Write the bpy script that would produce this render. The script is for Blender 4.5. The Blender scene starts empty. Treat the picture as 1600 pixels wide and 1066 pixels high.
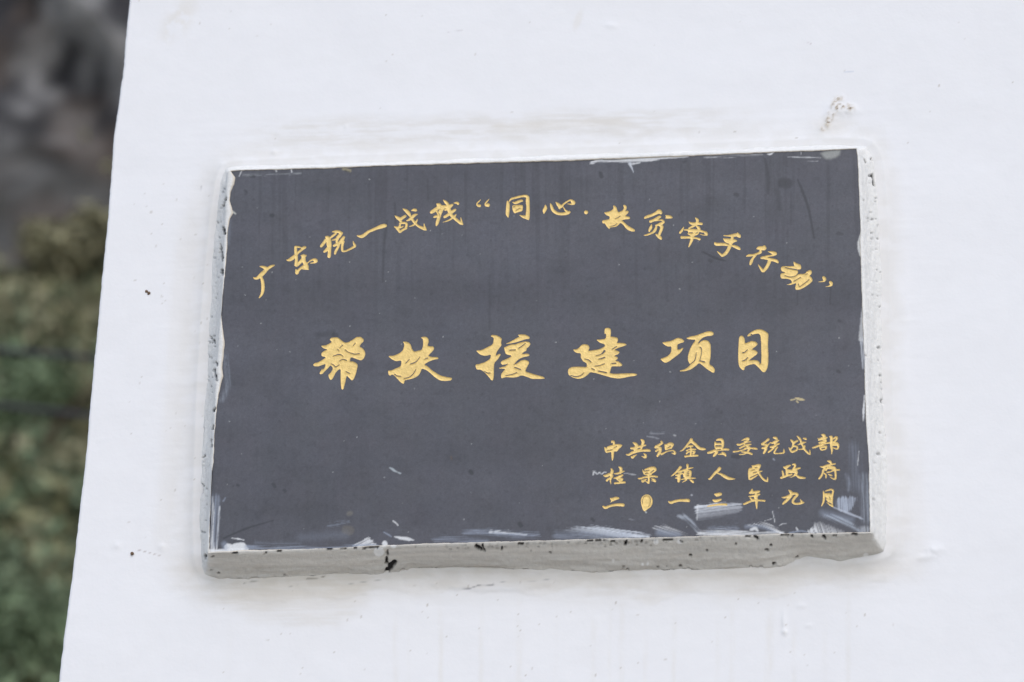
import bpy, math, random
import numpy as np
from mathutils import Matrix, Vector
random.seed(7)
rng = np.random.default_rng(11)
S = bpy.context.scene

# ------------------------------------------------------------ camera, sky, sun, exposure
T = 0.040                      # the slab's face stands this far in front of the wall (wall face: y = 0)
ZC = 3.055                     # height of the plaque's middle above the ground
FPX = 1600 * 100 / 36
CAM = np.array([0.38520, -3.65711 - T, ZC - 1.50486])
YAW, PIT, ROL = 0.114999, 0.390079, 0.012401
_f = np.array([-math.sin(YAW) * math.cos(PIT), math.cos(YAW) * math.cos(PIT), math.sin(PIT)])
_r0 = np.array([math.cos(YAW), math.sin(YAW), 0]); _u0 = np.cross(_r0, _f)
RT = math.cos(ROL) * _r0 + math.sin(ROL) * _u0; UP = np.cross(RT, _f); FW = _f
cd = bpy.data.cameras.new("camera"); cam = bpy.data.objects.new("camera", cd); S.collection.objects.link(cam)
cd.lens = 100; cd.sensor_width = 36; cd.clip_start = 0.1; cd.clip_end = 2000
cd.dof.use_dof = True; cd.dof.focus_distance = 3.98; cd.dof.aperture_fstop = 3.3
cam.matrix_world = Matrix(((RT[0], UP[0], -FW[0], CAM[0]), (RT[1], UP[1], -FW[1], CAM[1]), (RT[2], UP[2], -FW[2], CAM[2]), (0, 0, 0, 1)))
S.camera = cam

SUN_EL, SUN_AZ = math.radians(44), math.radians(160)       # azimuth clockwise from +Y
w = bpy.data.worlds.new("World"); S.world = w; w.use_nodes = True
nt = w.node_tree; nt.nodes.clear()
sky = nt.nodes.new("ShaderNodeTexSky"); sky.sky_type = 'NISHITA'; sky.sun_disc = False
sky.sun_elevation = SUN_EL; sky.sun_rotation = SUN_AZ; sky.air_density = 1.0; sky.dust_density = 1.25; sky.ozone_density = 1.0
bg = nt.nodes.new("ShaderNodeBackground"); bg.inputs[1].default_value = 0.15
wo = nt.nodes.new("ShaderNodeOutputWorld")
nt.links.new(sky.outputs[0], bg.inputs[0]); nt.links.new(bg.outputs[0], wo.inputs[0])
sl = bpy.data.lights.new("sun", 'SUN'); sl.energy = 0.95; sl.angle = math.radians(60); sl.color = (1.0, 0.97, 0.93)
so = bpy.data.objects.new("sun", sl); S.collection.objects.link(so)
sd = Vector((math.sin(SUN_AZ) * math.cos(SUN_EL), math.cos(SUN_AZ) * math.cos(SUN_EL), math.sin(SUN_EL)))
so.rotation_euler = sd.to_track_quat('Z', 'Y').to_euler(); so.location = (3, -6, 9)
S.view_settings.view_transform = 'Standard'; S.view_settings.look = 'None'
S.view_settings.exposure = 0.33; S.view_settings.gamma = 1.0
S.view_settings.use_curve_mapping = False

# lettering traced from the photograph: s = brush stroke x,y,width; p = outline; g = ridge left in the cut
STONE = (.077, .077, .091)
GLYPHS = """
广|a|380,400,13.33|s 340,215,10 400,228,45 450,245,65 490,265,60;s 645,195,25 590,215,50 510,265,60 440,330,80 370,400,85 300,460,60 240,465,40 215,450,15;s 375,440,50 400,520,65 412,620,70 408,720,65 385,800,50 335,870,20;g 400,320,8 440,300,8
东|a|430,370,17.77|s 560,275,45 650,285,50 730,310,30 800,300,70 845,290,40;s 830,300,60 740,360,60 640,440,60 560,520,80 460,610,100 380,650,70 310,645,15;s 570,290,75 570,400,80 585,520,85 590,650,85 585,760,90 590,790,90;s 540,790,30 600,810,50;s 630,780,70 690,710,80 760,620,80 790,540,110;p 695,500;885,500;850,570;740,570;s 790,560,100 800,680,100 840,760,110 860,830,140 880,870,90 930,910,20;s 740,880,40 830,890,50 925,905,30;s 820,790,50 740,850,60 660,920,60 610,980,100 600,1010,80;s 575,910,30 600,970,70;s 900,730,30 960,680,30 1040,640,50 1110,650,100 1130,680,90 1080,715,50 980,738,15
统|a|490,350,17.77|s 345,365,50 400,390,110 420,450,130 430,560,140 440,700,100 440,800,90 430,890,95 425,910,70;s 350,440,80 290,520,80 215,615,75;s 400,680,90 340,740,80 300,770,60;s 520,220,20 620,210,70 700,220,80 760,255,80 800,250,40;s 620,260,60 540,330,60 470,380,50;s 760,280,80 690,360,90 620,420,50 520,450,30;s 690,360,70 660,430,70 640,500,60;s 840,370,70 800,430,90 740,510,90 640,570,80 570,605,65;s 710,560,70 670,660,65 610,770,70 595,820,60;s 830,490,60 800,580,65 795,680,65 805,750,55 880,755,50 980,715,50 1080,660,60 1150,610,70 1120,550,50 1095,480,12;g 500,410,12 570,380,14 650,290,10
一|a|540,330,17.77|s 320,680,20 380,700,60 460,700,90 540,650,90 640,570,75 760,520,75 870,470,80 980,430,110 1080,405,100 1110,405,75
战|a|600,320,17.77|s 305,305,20 370,360,80 430,400,90 470,460,70;s 590,315,70 530,355,80 450,410,80;s 440,520,50 520,505,60 620,520,60 620,600,70 600,650,60;s 450,520,50 440,590,60 390,640,70 290,610,30;s 350,650,60 430,730,80 450,755,60 520,700,60 620,650,60;s 530,600,35 450,640,35;s 525,115,20 600,160,80 670,220,100 710,280,80 735,330,30;s 770,160,30 830,145,70 870,150,80 895,155,50;s 930,265,25 850,290,75 780,350,90 700,415,60 630,445,30;s 770,390,70 830,470,70 880,530,60 960,600,60 1050,640,80 1130,680,70 1180,700,20;s 1110,530,20 1130,620,50 1150,670,60;s 930,400,20 900,470,50 840,550,45 760,590,30 690,605,15
线|a|655,305,17.77|s 500,250,50 560,290,120 530,350,110 460,400,100 380,450,100 335,480,75;s 700,320,80 620,400,110 590,480,100 560,560,80;s 640,310,60 720,320,80 800,320,60;s 500,460,60 540,530,60 590,590,40;s 560,570,60 470,590,70 410,610,40;s 560,580,90 530,670,90 500,770,85 480,835,50;s 670,140,20 740,200,80 790,260,80 820,350,100 840,450,100 880,540,90 960,620,80 1050,700,80 1140,770,80 1200,805,50;s 1155,620,12 1170,700,40 1190,780,50;s 920,270,60 860,310,90 790,370,90 720,410,50;s 1000,410,60 920,460,85 850,510,80 770,570,75 705,605,70;s 1020,545,35 970,600,60 900,650,50 800,710,35 650,755,10;s 970,220,25 1050,215,65 1080,240,65;g 510,460,10 560,520,12 590,600,10;g 480,430,8 600,370,8
“|a|730,300,17.77|s 375,215,12 320,270,30 275,320,35 290,370,60 340,385,75 360,380,50;s 610,200,12 550,265,35 505,330,40 530,365,80 580,365,100
同|a|780,295,17.77|s 235,350,40 245,430,90 240,560,100 230,700,95 250,790,25;s 285,345,30 330,290,50 450,250,60 620,210,55 740,205,70 790,240,85 790,350,105 800,480,95 800,600,100 795,700,110 790,790,110 810,850,40;s 570,735,15 660,775,70 740,790,100 790,830,60;s 375,375,20 450,395,70 540,360,75 620,330,65 650,345,30;p 370,470;420,450;520,450;640,445;665,490;650,620;520,650;430,690;390,640;360,540;g 470,600,14 530,560,12 580,530,16;g 400,500,18 450,475,14
心|a|835,295,17.77|s 305,450,20 310,530,90 280,600,95 265,680,35;s 445,415,25 470,480,70 500,570,80 560,640,85 660,690,80 780,700,75 900,680,90 970,650,65;s 810,520,25 850,590,35 900,630,60;s 595,370,20 660,440,90 720,490,100 780,480,60;s 690,530,60 710,560,25;s 790,450,50 860,390,45 960,330,40 1010,320,50 1070,370,100 1095,405,80 1030,430,45 920,420,15
·|a|835,295,17.77|s 1434,655,105 1437,656,105
扶|a|930,310,17.77|p 245,390;350,375;440,345;490,310;510,260;495,190;560,210;600,270;610,330;640,385;720,360;770,330;800,260;775,185;830,180;880,230;870,290;840,345;900,340;935,370;900,430;830,480;900,500;965,520;970,560;930,580;840,585;740,610;800,660;850,710;920,770;1020,820;1110,880;1090,925;1000,920;910,880;840,820;770,720;690,680;660,730;580,790;480,800;410,810;400,860;340,810;260,690;215,700;190,650;210,610;300,600;400,575;400,500;330,480;270,430;g 560,555,14 640,530,16 700,480,10;g 420,775,14 540,750,16 610,690,10
贫|a|985,320,17.77|s 395,370,40 450,340,75 600,290,75 720,230,85 800,190,120 845,225,85;p 960,285;1100,290;1165,330;1175,380;960,385;990,340;s 560,465,75 650,430,75 740,385,85 800,340,75 825,335,65;s 700,440,40 800,430,35 880,430,50 930,480,50 860,520,80 760,560,60 700,570,30;s 590,545,15 570,630,75 530,710,60 525,750,25;s 720,600,45 710,650,65 660,740,70 560,800,50 450,840,45 380,850,15;s 800,560,50 870,600,85 860,680,85 820,780,75 800,840,70;s 700,815,15 760,860,75 830,920,85 860,960,30
牵|a|1040,335,17.77|s 820,95,15 880,150,75 880,220,75 830,270,100 740,340,60 650,385,35;s 645,205,15 700,250,60 800,260,75 900,255,75 1000,265,65;s 870,330,50 920,380,80 930,430,80;s 500,360,25 460,440,60 405,510,60;s 520,430,30 620,430,50 720,430,60 850,450,80 960,460,60 1060,490,60 1120,520,80 1150,570,45 1060,575,25 960,555,15;p 610,430;900,420;950,480;910,560;800,600;780,640;700,600;600,545;640,520;610,460;g 660,510,22 750,510,22;g 850,515,14 890,505,14;g 980,520,20 1060,515,20;g 750,390,20 830,370,16;s 450,640,75 600,640,65 720,640,70 850,660,50 940,690,70;s 740,600,80 730,700,80 690,800,60 645,905,25
手|a|1095,355,17.77|s 640,235,25 760,240,40 900,230,85 1000,215,90 1060,240,100 1090,280,35;s 1015,150,20 1040,200,60;s 880,270,75 860,350,80 840,440,90 800,540,95 750,650,90 680,740,90 600,790,75;s 455,675,15 520,730,50 590,790,70;p 610,310;700,315;820,320;930,330;1010,365;1010,395;930,420;880,460;760,460;680,420;640,370;s 395,440,50 430,475,85 600,475,80 750,490,75 850,510,45 950,540,80 1040,580,85 1080,610,50;g 690,435,14 780,470,20
行|a|1150,375,17.77|p 560,245;600,190;660,175;740,175;790,145;830,180;850,240;810,290;750,290;690,280;600,265;s 680,280,55 680,340,75 600,380,60 480,420,60 360,430,65 290,455,20;s 540,430,60 470,510,55 430,590,85 405,660,65 395,690,25;s 890,325,12 970,340,60 1060,370,100 1095,390,75 1000,430,50 880,450,50 760,490,80 710,500,60;s 760,490,80 880,520,75 1000,550,75 1110,580,85 1160,620,60;s 940,560,95 900,670,90 830,790,90 770,860,75;s 615,680,12 680,780,55 740,860,80
动|a|1195,400,17.77|p 445,350;460,305;520,285;650,285;800,285;820,270;795,200;800,150;870,200;990,240;1015,300;1005,375;890,375;930,440;910,490;850,560;900,520;960,500;1060,500;1120,490;1170,430;1240,390;1290,400;1310,450;1290,510;1240,545;1300,600;1330,660;1310,720;1210,800;1090,880;980,935;860,945;840,880;880,750;800,780;700,810;590,800;680,780;760,740;720,660;600,630;460,630;430,560;440,500;470,480;580,450;470,430;g 560,310,14 680,345,24 890,385,30;g 560,540,14 680,580,18 800,570,16 900,530,14;g 810,700,16 900,650,14 1000,590,16;g 940,770,14 950,820,14 980,845,16 1060,790,16 1180,700,16 1230,650,16;g 1130,510,12 1190,490,14
”|a|1235,410,17.77|s 925,425,80 945,460,95 950,500,65 900,530,35 780,545,12;s 1110,555,75 1135,590,90 1130,630,65 1080,660,35 970,680,10
帮|b|470,520,11.85|p 530,130;570,90;680,85;740,130;810,185;880,180;960,130;1030,80;1110,75;1165,120;1165,160;1120,200;1085,255;1150,290;1190,350;1195,410;1165,480;1115,515;1040,490;930,450;915,490;910,530;960,530;1030,560;1055,600;1040,690;1010,790;975,870;940,885;900,840;850,790;835,860;815,950;790,1050;755,1055;740,950;738,800;738,665;690,690;640,750;600,830;575,870;545,875;515,820;512,770;550,750;590,680;590,640;550,600;510,650;450,710;400,765;355,770;350,740;385,690;395,655;405,690;440,650;465,575;390,600;320,625;240,620;230,590;260,560;320,550;390,510;470,455;385,435;380,380;420,345;500,310;420,290;370,240;450,235;520,210;580,165;g 600,430,10 650,415,16 700,400,16 750,410,14 790,440,8;g 715,520,8 780,490,14 850,510,14;g 560,570,10 610,595,14 650,630,14 715,590,10;g 840,715,12 870,735,14 910,750,12;g 940,375,12 1000,395,14 1085,385,14;g 825,315,14 870,350,10 940,378,10;g 725,275,10 780,225,12;g 970,240,12 1010,190,12;g 680,300,8 710,330,12
扶|b|590,520,11.85|p 190,430;300,425;400,385;470,325;495,240;490,200;465,165;540,165;600,200;625,250;635,300;680,355;740,335;820,320;840,250;845,170;835,110;795,95;850,70;910,80;945,120;945,180;920,240;980,255;1030,250;1050,290;1030,330;970,390;935,430;1010,450;1100,450;1130,470;1120,490;1050,495;960,530;860,585;920,620;1000,690;1090,750;1180,800;1280,820;1370,835;1380,860;1350,885;1250,895;1160,885;1080,840;1000,770;920,700;820,660;800,720;760,790;680,840;580,865;500,880;490,950;440,930;380,870;320,800;270,770;230,800;200,770;190,700;260,700;340,660;430,620;440,560;440,510;340,530;260,490;g 610,578,16 700,545,16 750,495,12 790,440,8;g 525,560,14 590,490,10;g 315,765,16 360,795,14 430,805,16;g 490,845,10 590,820,14 670,750,14 715,670,10;g 870,490,12 930,465,14
援|b|730,515,11.85|p 160,390;270,380;370,330;470,280;490,220;490,150;430,125;460,98;540,105;600,135;645,170;625,240;640,290;590,350;550,410;525,490;560,470;610,445;620,465;570,550;500,620;495,740;495,850;480,940;450,945;400,880;340,810;250,740;180,745;155,690;155,650;240,635;340,600;430,540;440,460;340,490;250,470;200,430;g 310,770,10 380,805,16 425,800,14;p 930,98;1010,90;1080,95;1150,130;1160,170;1080,180;960,220;850,250;700,272;790,230;880,180;950,140;970,125;p 680,330;720,320;790,280;900,270;980,240;1080,218;1150,230;1175,270;1140,320;1100,350;1100,390;1060,410;1000,455;1130,445;1160,475;1130,495;1040,510;960,545;900,600;860,655;930,620;1000,570;1070,560;1130,580;1150,620;1110,690;1070,775;1180,810;1290,845;1400,870;1435,895;1430,912;1320,915;1200,915;1110,880;1010,845;930,880;840,890;720,880;680,890;630,910;625,830;680,760;710,730;570,720;640,695;710,680;770,625;700,650;650,655;615,620;640,580;720,550;780,520;830,485;720,460;700,410;g 950,345,12 1010,310,14 1080,250,10;g 790,380,18 895,375,16;g 880,698,16 990,738,18;g 715,850,14 830,830,14 920,795,14
建|b|875,505,11.85|p 240,485;310,485;360,450;400,400;470,390;530,410;550,460;520,515;600,505;700,490;780,460;830,430;830,390;740,365;665,305;750,305;850,290;855,200;840,185;830,215;822,150;835,95;900,85;940,110;945,180;935,250;1000,255;1060,270;1080,310;1050,370;1120,365;1200,375;1240,400;1180,425;1100,450;1000,495;1060,510;1105,535;1090,570;1000,605;1070,630;1070,665;1020,690;1100,720;1160,770;1130,800;1040,800;955,800;940,860;920,925;1000,940;1120,935;1250,930;1380,930;1435,950;1400,975;1280,990;1180,1015;1080,1028;960,1010;850,980;740,945;640,920;560,905;510,960;440,1010;340,1035;240,1010;160,960;145,900;160,840;230,810;340,805;490,815;500,790;490,740;420,700;385,640;390,560;330,555;280,540;g 785,560,24 825,515,36;g 665,600,10 740,585,14 780,560,14;g 715,665,12 780,650,20 830,632,20;g 200,970,14 300,990,16 390,965,14 450,910,8;g 650,795,12 740,780,12 825,750,12;g 715,885,18 860,915,20;g 585,835,12 640,860,14;g 460,660,10 530,680,14 580,720,12;g 970,480,14 1050,430,14;g 960,745,18 1035,740,18
项|b|1015,505,11.85|p 230,355;320,345;400,330;480,290;530,270;600,290;645,330;630,355;570,370;515,395;515,490;560,490;600,460;630,455;590,530;520,590;440,650;360,710;290,740;230,700;200,660;270,640;340,610;400,540;405,430;340,435;270,400;p 680,275;760,245;860,230;960,190;1060,155;1130,150;1180,170;1190,210;1150,235;1060,240;980,270;920,330;890,395;960,330;1030,310;1090,330;1130,390;1135,500;1130,640;1100,760;1170,800;1210,860;1200,920;1160,915;1060,850;980,780;915,735;850,800;760,860;660,890;560,895;560,880;640,860;720,810;780,740;740,755;710,690;710,600;750,480;790,400;860,305;780,305;700,295;g 930,440,14 960,470,14 962,560,10 935,680,10;g 930,695,18 1020,718,22;g 870,540,8 840,680,14 780,740,14
目|b|1110,505,11.85|p 555,235;590,230;635,280;640,380;700,355;770,330;840,345;880,385;840,430;760,490;830,500;880,540;860,580;790,630;710,695;800,680;870,690;915,725;905,765;940,740;945,640;940,400;930,230;890,190;800,205;740,235;675,250;700,205;760,160;840,120;930,110;1000,140;1070,190;1075,240;1065,400;1075,600;1070,760;1050,850;1010,910;965,905;900,830;820,755;730,770;640,805;630,870;590,870;530,800;515,700;515,500;525,350;530,270;g 595,545,16 640,535,16 690,490,12;g 600,695,16 650,680,18 695,635,12;g 755,205,20 770,215,16
中|c|930,675,17.77|s 465,260,45 510,275,65 520,330,60;s 465,260,40 460,300,25;p 250,405;275,430;300,430;400,380;520,350;640,335;720,345;760,370;720,420;650,480;620,540;530,545;400,565;350,575;320,590;275,550;260,490;g 335,512,16 420,500,16 480,480,12;g 520,445,12 600,395,18;g 285,400,10 315,435,26;s 485,540,80 485,650,70 480,740,45 475,800,10
共|c|930,675,17.77|s 1050,295,25 1110,330,75 1150,370,95 1140,430,90;s 1280,215,45 1330,260,80 1320,330,75 1300,400,75;s 1005,455,65 1080,450,65 1200,415,60 1320,385,50 1395,370,40;s 1110,490,90 1200,500,70 1280,460,60;g 1170,475,12 1250,458,18;s 860,625,25 930,635,55 1050,570,75 1180,535,70 1320,515,60 1450,510,75 1520,520,55;s 1155,630,12 1080,670,55 1040,710,65 1010,690,45;s 1345,600,20 1395,640,60 1400,690,70 1370,705,50 1290,675,15
织|c|1010,675,17.77|s 415,265,45 435,310,60 360,360,60 275,405,75;s 250,430,60 340,430,55 400,440,45;s 270,530,55 330,490,50 400,470,50 380,540,75 350,600,75 310,665,60;p 500,335;560,340;640,290;720,295;770,340;740,410;710,440;710,470;640,475;570,500;530,515;510,460;g 590,440,16 680,390,20;s 420,615,60 480,590,45 580,540,35 680,520,30 750,520,35 795,570,55 785,605,55 700,580,15
金|c|1010,675,17.77|s 1250,215,85 1230,260,85 1150,340,50 1080,430,45 1000,510,35 930,535,12;s 1260,270,85 1340,330,75 1420,410,80 1500,465,75 1600,475,60 1650,480,15;s 1130,410,50 1200,390,50 1280,390,55;s 1220,420,30 1250,480,55 1240,560,55 1230,630,55;s 1120,520,40 1180,490,35 1270,480,40 1370,485,35;s 1115,600,45 1160,560,45 1230,540,45 1340,545,45 1320,590,45 1290,610,35;s 1080,680,55 1180,665,55 1300,660,55 1420,655,50
县|c|1090,675,17.77|s 520,235,25 580,210,60 660,215,75 695,260,70 700,350,75 680,450,60;p 470,260;510,275;520,305;620,300;700,320;700,460;640,480;480,480;465,380;g 510,385,34 650,385,34;s 290,580,55 380,560,75 470,520,75 560,500,60 680,490,55 800,485,60 860,490,50;g 530,500,18 640,485,22;s 530,560,85 500,610,75 450,665,55;s 570,630,15 680,610,55 740,610,75 780,660,45;s 690,570,45 740,600,60
委|c|1090,675,17.77|s 1220,240,15 1320,200,50 1410,180,55 1400,230,45 1300,270,35 1480,275,25;s 1110,350,55 1180,355,50 1280,310,45 1380,280,40;s 1170,450,45 1250,410,45 1350,365,60 1480,345,35;s 1300,340,40 1390,400,60 1440,440,60 1420,500,55 1380,560,45;s 1320,460,55 1440,450,45 1600,460,50 1650,475,35;s 1000,550,45 1100,540,38 1220,510,35 1320,480,35;s 1220,550,25 1320,560,45 1420,580,60 1505,615,55;s 1150,630,15 1260,620,32 1340,590,38 1400,540,40
统|c|1175,670,17.77|s 455,295,65 400,340,55 330,390,55 280,425,55;s 280,435,55 350,440,55 400,440,55;s 290,540,55 350,530,65 400,500,70 490,400,20;s 390,560,75 360,620,65 325,675,55;s 600,245,45 660,260,75 695,290,45;s 510,385,25 570,395,55 640,360,65 740,325,35;s 700,350,45 630,410,55;s 750,415,45 690,440,55 620,490,75 520,510,55;s 600,540,45 540,590,45 460,650,45;s 710,510,35 670,560,42 620,650,45 640,685,38 760,685,35 870,670,45 890,630,45 880,550,10
战|c|1175,670,17.77|s 1080,310,35 1120,350,65 1150,400,65 1140,460,55;s 1265,335,50 1210,360,55 1160,400,55;s 1150,480,55 1250,500,55 1250,580,48 1180,620,55 1100,635,60 1030,530,30;s 1130,500,45 1080,560,45;s 1250,205,25 1310,260,65 1350,320,55 1370,400,55 1420,480,55 1440,550,55 1500,620,55 1560,680,48 1605,705,45;s 1605,590,15 1610,650,35 1615,700,40;s 1495,375,25 1400,390,65 1340,420,45 1270,450,15;s 1470,470,35 1450,530,48 1400,565,38 1300,575,25;s 1430,270,35 1480,275,55 1500,295,50
部|c|1240,670,17.77|s 780,165,35 840,180,75 870,210,55;s 680,270,25 720,290,55 800,250,55;s 830,200,55 860,260,65 920,250,45;s 700,310,45 800,290,55 900,320,45;s 715,390,50 800,370,65 890,350,50;s 530,530,35 600,510,55 700,470,55 800,430,50 900,405,45 1000,390,45 1150,380,60 1220,430,75 1240,500,55 1210,560,45 1100,530,30;p 710,490;800,460;940,460;920,580;770,615;730,570;g 790,552,32 870,540,26;g 750,500,10 840,480,10;s 1000,220,35 1050,230,70 1050,300,80 1050,400,75 1055,500,75 1065,600,55 1055,720,10;s 1120,280,40 1180,235,60 1205,270,55 1150,340,45 1080,380,38;s 1110,440,65 1180,440,75;g 1100,490,28 1190,490,28;g 1120,310,12 1160,270,14
桂|c|915,715,17.77|s 720,320,45 740,370,75 730,420,85 710,500,55 700,580,55 690,650,40 705,740,15;s 500,500,25 570,510,75 660,470,75 740,430,60;s 595,635,65 640,590,55 720,550,55 770,490,15;s 920,260,25 980,300,75 980,370,75 970,420,65;s 1070,380,25 1000,400,55 900,440,55 800,450,25;s 1020,490,55 960,520,65 870,560,55 790,575,35;s 860,600,15 950,580,55 1020,600,55 960,640,55 880,620,25;s 960,640,55 950,690,55;s 810,715,45 900,705,55 1000,690,60 1085,690,55
果|c|975,720,17.77|p 500,230;530,260;560,300;560,240;640,200;760,165;850,165;900,210;910,260;860,310;790,350;760,400;680,405;600,405;540,370;g 560,280,16 650,270,16 700,250,14;g 590,352,20 670,337,20;g 740,330,16 830,260,22;s 390,490,25 450,495,45 560,460,45 680,440,55 800,430,55 920,445,48;s 690,380,65 690,460,55 690,550,55 680,615,55;s 600,570,15 660,600,45;s 630,510,15 560,550,65 515,585,45 500,540,35;s 770,500,35 840,530,55 865,575,45 760,550,15
镇|c|1035,715,17.77|s 500,270,75 450,330,60 380,410,48 300,480,38 235,525,10;s 440,400,45 540,370,55 640,340,45;s 375,490,45 440,480,70 520,440,70;s 370,570,35 450,560,70;s 470,470,70 460,560,90 455,640,75 445,670,50;s 695,210,70 700,260,55 690,320,45;s 850,280,25 760,300,42 650,330,45 560,370,38;p 600,365;700,340;790,355;820,400;800,540;720,570;610,580;590,500;g 690,400,20 735,395,20;g 690,442,20 735,440,20;g 690,487,20 735,485,20;s 520,610,25 620,590,38 760,570,45 920,575,20;s 680,590,38 640,640,38 550,690,10;s 750,610,15 820,650,65 860,690,40;s 560,440,35 590,460,45 600,540,28
人|c|1095,715,17.77|s 525,305,90 470,370,75 400,430,70 320,520,58 260,590,55 210,595,18;s 440,430,25 540,455,55 640,510,80 750,570,85 850,590,60 965,595,8
民|c|1160,715,17.77|p 245,220;350,210;450,175;510,190;520,240;470,320;460,370;560,365;560,385;470,420;430,440;430,500;330,570;220,635;165,600;155,450;165,340;190,290;290,275;g 350,280,18 410,265,16;g 250,350,14 340,330,14;g 310,415,20 400,395,16;g 225,555,24 330,505,22 430,460,22;s 440,410,55 500,500,55 570,590,55 640,640,55 700,670,25;s 700,540,12 700,600,35 695,650,40
政|c|1160,715,17.77|s 1140,265,25 1200,280,80 1270,240,70 1340,215,25;s 1110,370,35 1130,440,55 1140,510,55;s 1080,560,60 1180,530,55 1280,490,55 1370,470,45;s 1220,320,55 1240,400,75 1240,460,75;s 1260,350,55 1350,360,45;s 1280,400,60 1400,400,70 1480,390,80;s 1390,195,35 1450,190,55 1465,230,55 1430,300,55 1400,340,45;s 1600,290,45 1520,310,55 1430,340,55 1350,380,55;s 1490,370,75 1500,430,75 1450,490,45 1380,540,22 1300,540,10;s 1460,465,50 1530,515,60 1581,551,70 1671,563,62 1740,568,35;g 1280,430,10 1440,430,12
府|c|1240,710,17.77|s 940,190,25 1000,200,65 1040,240,55;s 1160,265,30 1050,280,48 930,310,55 820,350,55 740,340,25;s 870,370,60 830,440,65 800,540,55 750,630,55 710,675,45;s 960,340,50 900,440,50;s 860,530,45 900,570,45 900,650,35;s 1000,340,50 1100,350,45 1150,380,55 1160,480,55 1170,600,55 1155,685,50 1080,670,35 1000,620,10;s 930,500,40 1030,480,35 1130,440,42 1270,430,42;s 960,380,50 1060,395,50 1120,400,50;s 960,560,15 1020,570,45 1060,590,35
二|c|930,755,17.77|p 395,410;480,410;570,375;670,400;670,440;580,465;490,510;400,552;450,505;s 220,650,45 290,680,75 400,640,62 550,605,70 680,600,80 775,610,85
〇|c|930,755,17.77|p 1265,480;1300,380;1370,325;1440,312;1520,340;1570,400;1600,480;1590,580;1540,670;1460,720;1390,780;1350,775;1310,710;1280,600;g 1315,560,12 1320,440,12 1370,360,12 1440,340,10 1510,380,12 1535,470,12 1525,580,12 1480,650,12
一|c|1035,755,17.77|s 175,515,35 240,540,75 340,510,68 480,480,68 600,480,75 700,480,92 735,490,70
三|c|1095,750,17.77|p 355,395;420,370;520,350;590,365;590,420;520,450;430,470;400,430;p 315,560;350,535;430,545;570,515;580,560;500,600;410,630;350,600;s 170,735,15 280,715,45 400,695,48 560,680,55 710,685,62
年|c|1150,750,17.77|s 450,260,35 440,310,65 400,350,55;s 385,360,50 480,350,70 600,330,70 650,320,50;s 560,350,60 570,450,85;s 360,460,25 440,450,45 540,430,55 650,400,50;s 400,500,45 430,540,50 500,550,45;s 540,470,90 570,560,85 570,650,65 575,740,45 580,820,8;s 225,670,50 300,640,55 420,590,50 540,570,55 660,570,45 795,580,50
九|c|1205,745,17.77|s 480,370,15 540,420,75 560,480,85 520,560,85 440,650,75 370,715,65 325,755,45;s 290,575,15 380,575,55 480,540,65 600,470,75 715,475,62 720,520,65 650,590,65 600,680,65 630,740,55 740,750,55 850,730,60 910,715,25;s 800,620,10 840,680,45 870,710,50
月|c|1250,745,17.77|s 645,395,15 670,480,65 665,600,60 650,700,55 600,810,25;s 700,400,25 800,370,45 860,355,48 920,390,50 900,500,55 890,620,55 890,760,45 920,840,15;s 740,710,15 820,770,45 910,830,35;p 690,430;860,430;880,740;740,690;g 720,445,24 840,440,24;g 720,580,12 760,600,12;g 830,560,12 850,620,12;g 800,740,10 900,765,12
"""
# ------------------------------------------------------------ helpers
def unp(px, py, Y):
    """Point of the vertical plane y = Y seen at a photo pixel (arrays allowed) -> x, z."""
    px = np.asarray(px, float); py = np.asarray(py, float)
    a = (px - 800) / FPX; b = (533 - py) / FPX
    d = FW[:, None] + RT[:, None] * a.ravel() + UP[:, None] * b.ravel()
    t = (Y - CAM[1]) / d[1]
    return (CAM[0] + d[0] * t).reshape(px.shape), (CAM[2] + d[2] * t).reshape(px.shape)
def prj(x, y, z):
    dx, dy, dz = x - CAM[0], y - CAM[1], z - CAM[2]
    ww = dx * FW[0] + dy * FW[1] + dz * FW[2]
    return 800 + FPX * (dx * RT[0] + dy * RT[1] + dz * RT[2]) / ww, 533 - FPX * (dx * UP[0] + dy * UP[1] + dz * UP[2]) / ww

def _hash(ix, iy, seed):
    h = (ix.astype(np.int64) * 374761393 + iy.astype(np.int64) * 668265263 + seed * 982451653) & 0xffffffff
    h = ((h ^ (h >> 13)) * 1274126177) & 0xffffffff
    return ((h ^ (h >> 16)) & 0xffff) / 65535.0
def vnoise(x, y, seed=0):
    ix, iy = np.floor(x), np.floor(y); fx, fy = x - ix, y - iy
    fx = fx * fx * (3 - 2 * fx); fy = fy * fy * (3 - 2 * fy)
    a = _hash(ix, iy, seed); b = _hash(ix + 1, iy, seed); c = _hash(ix, iy + 1, seed); d = _hash(ix + 1, iy + 1, seed)
    return (a + (b - a) * fx) * (1 - fy) + (c + (d - c) * fx) * fy
def fbm(x, y, seed=0, o=4):
    s = np.zeros_like(x, float); a = .5; t = 0
    for k in range(o):
        s += a * vnoise(x * 2 ** k + 17.3 * k, y * 2 ** k + 5.1 * k, seed + k); t += a; a *= .5
    return s / t
def smooth(e0, e1, v):
    t = np.clip((v - e0) / (e1 - e0), 0, 1); return t * t * (3 - 2 * t)

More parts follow.
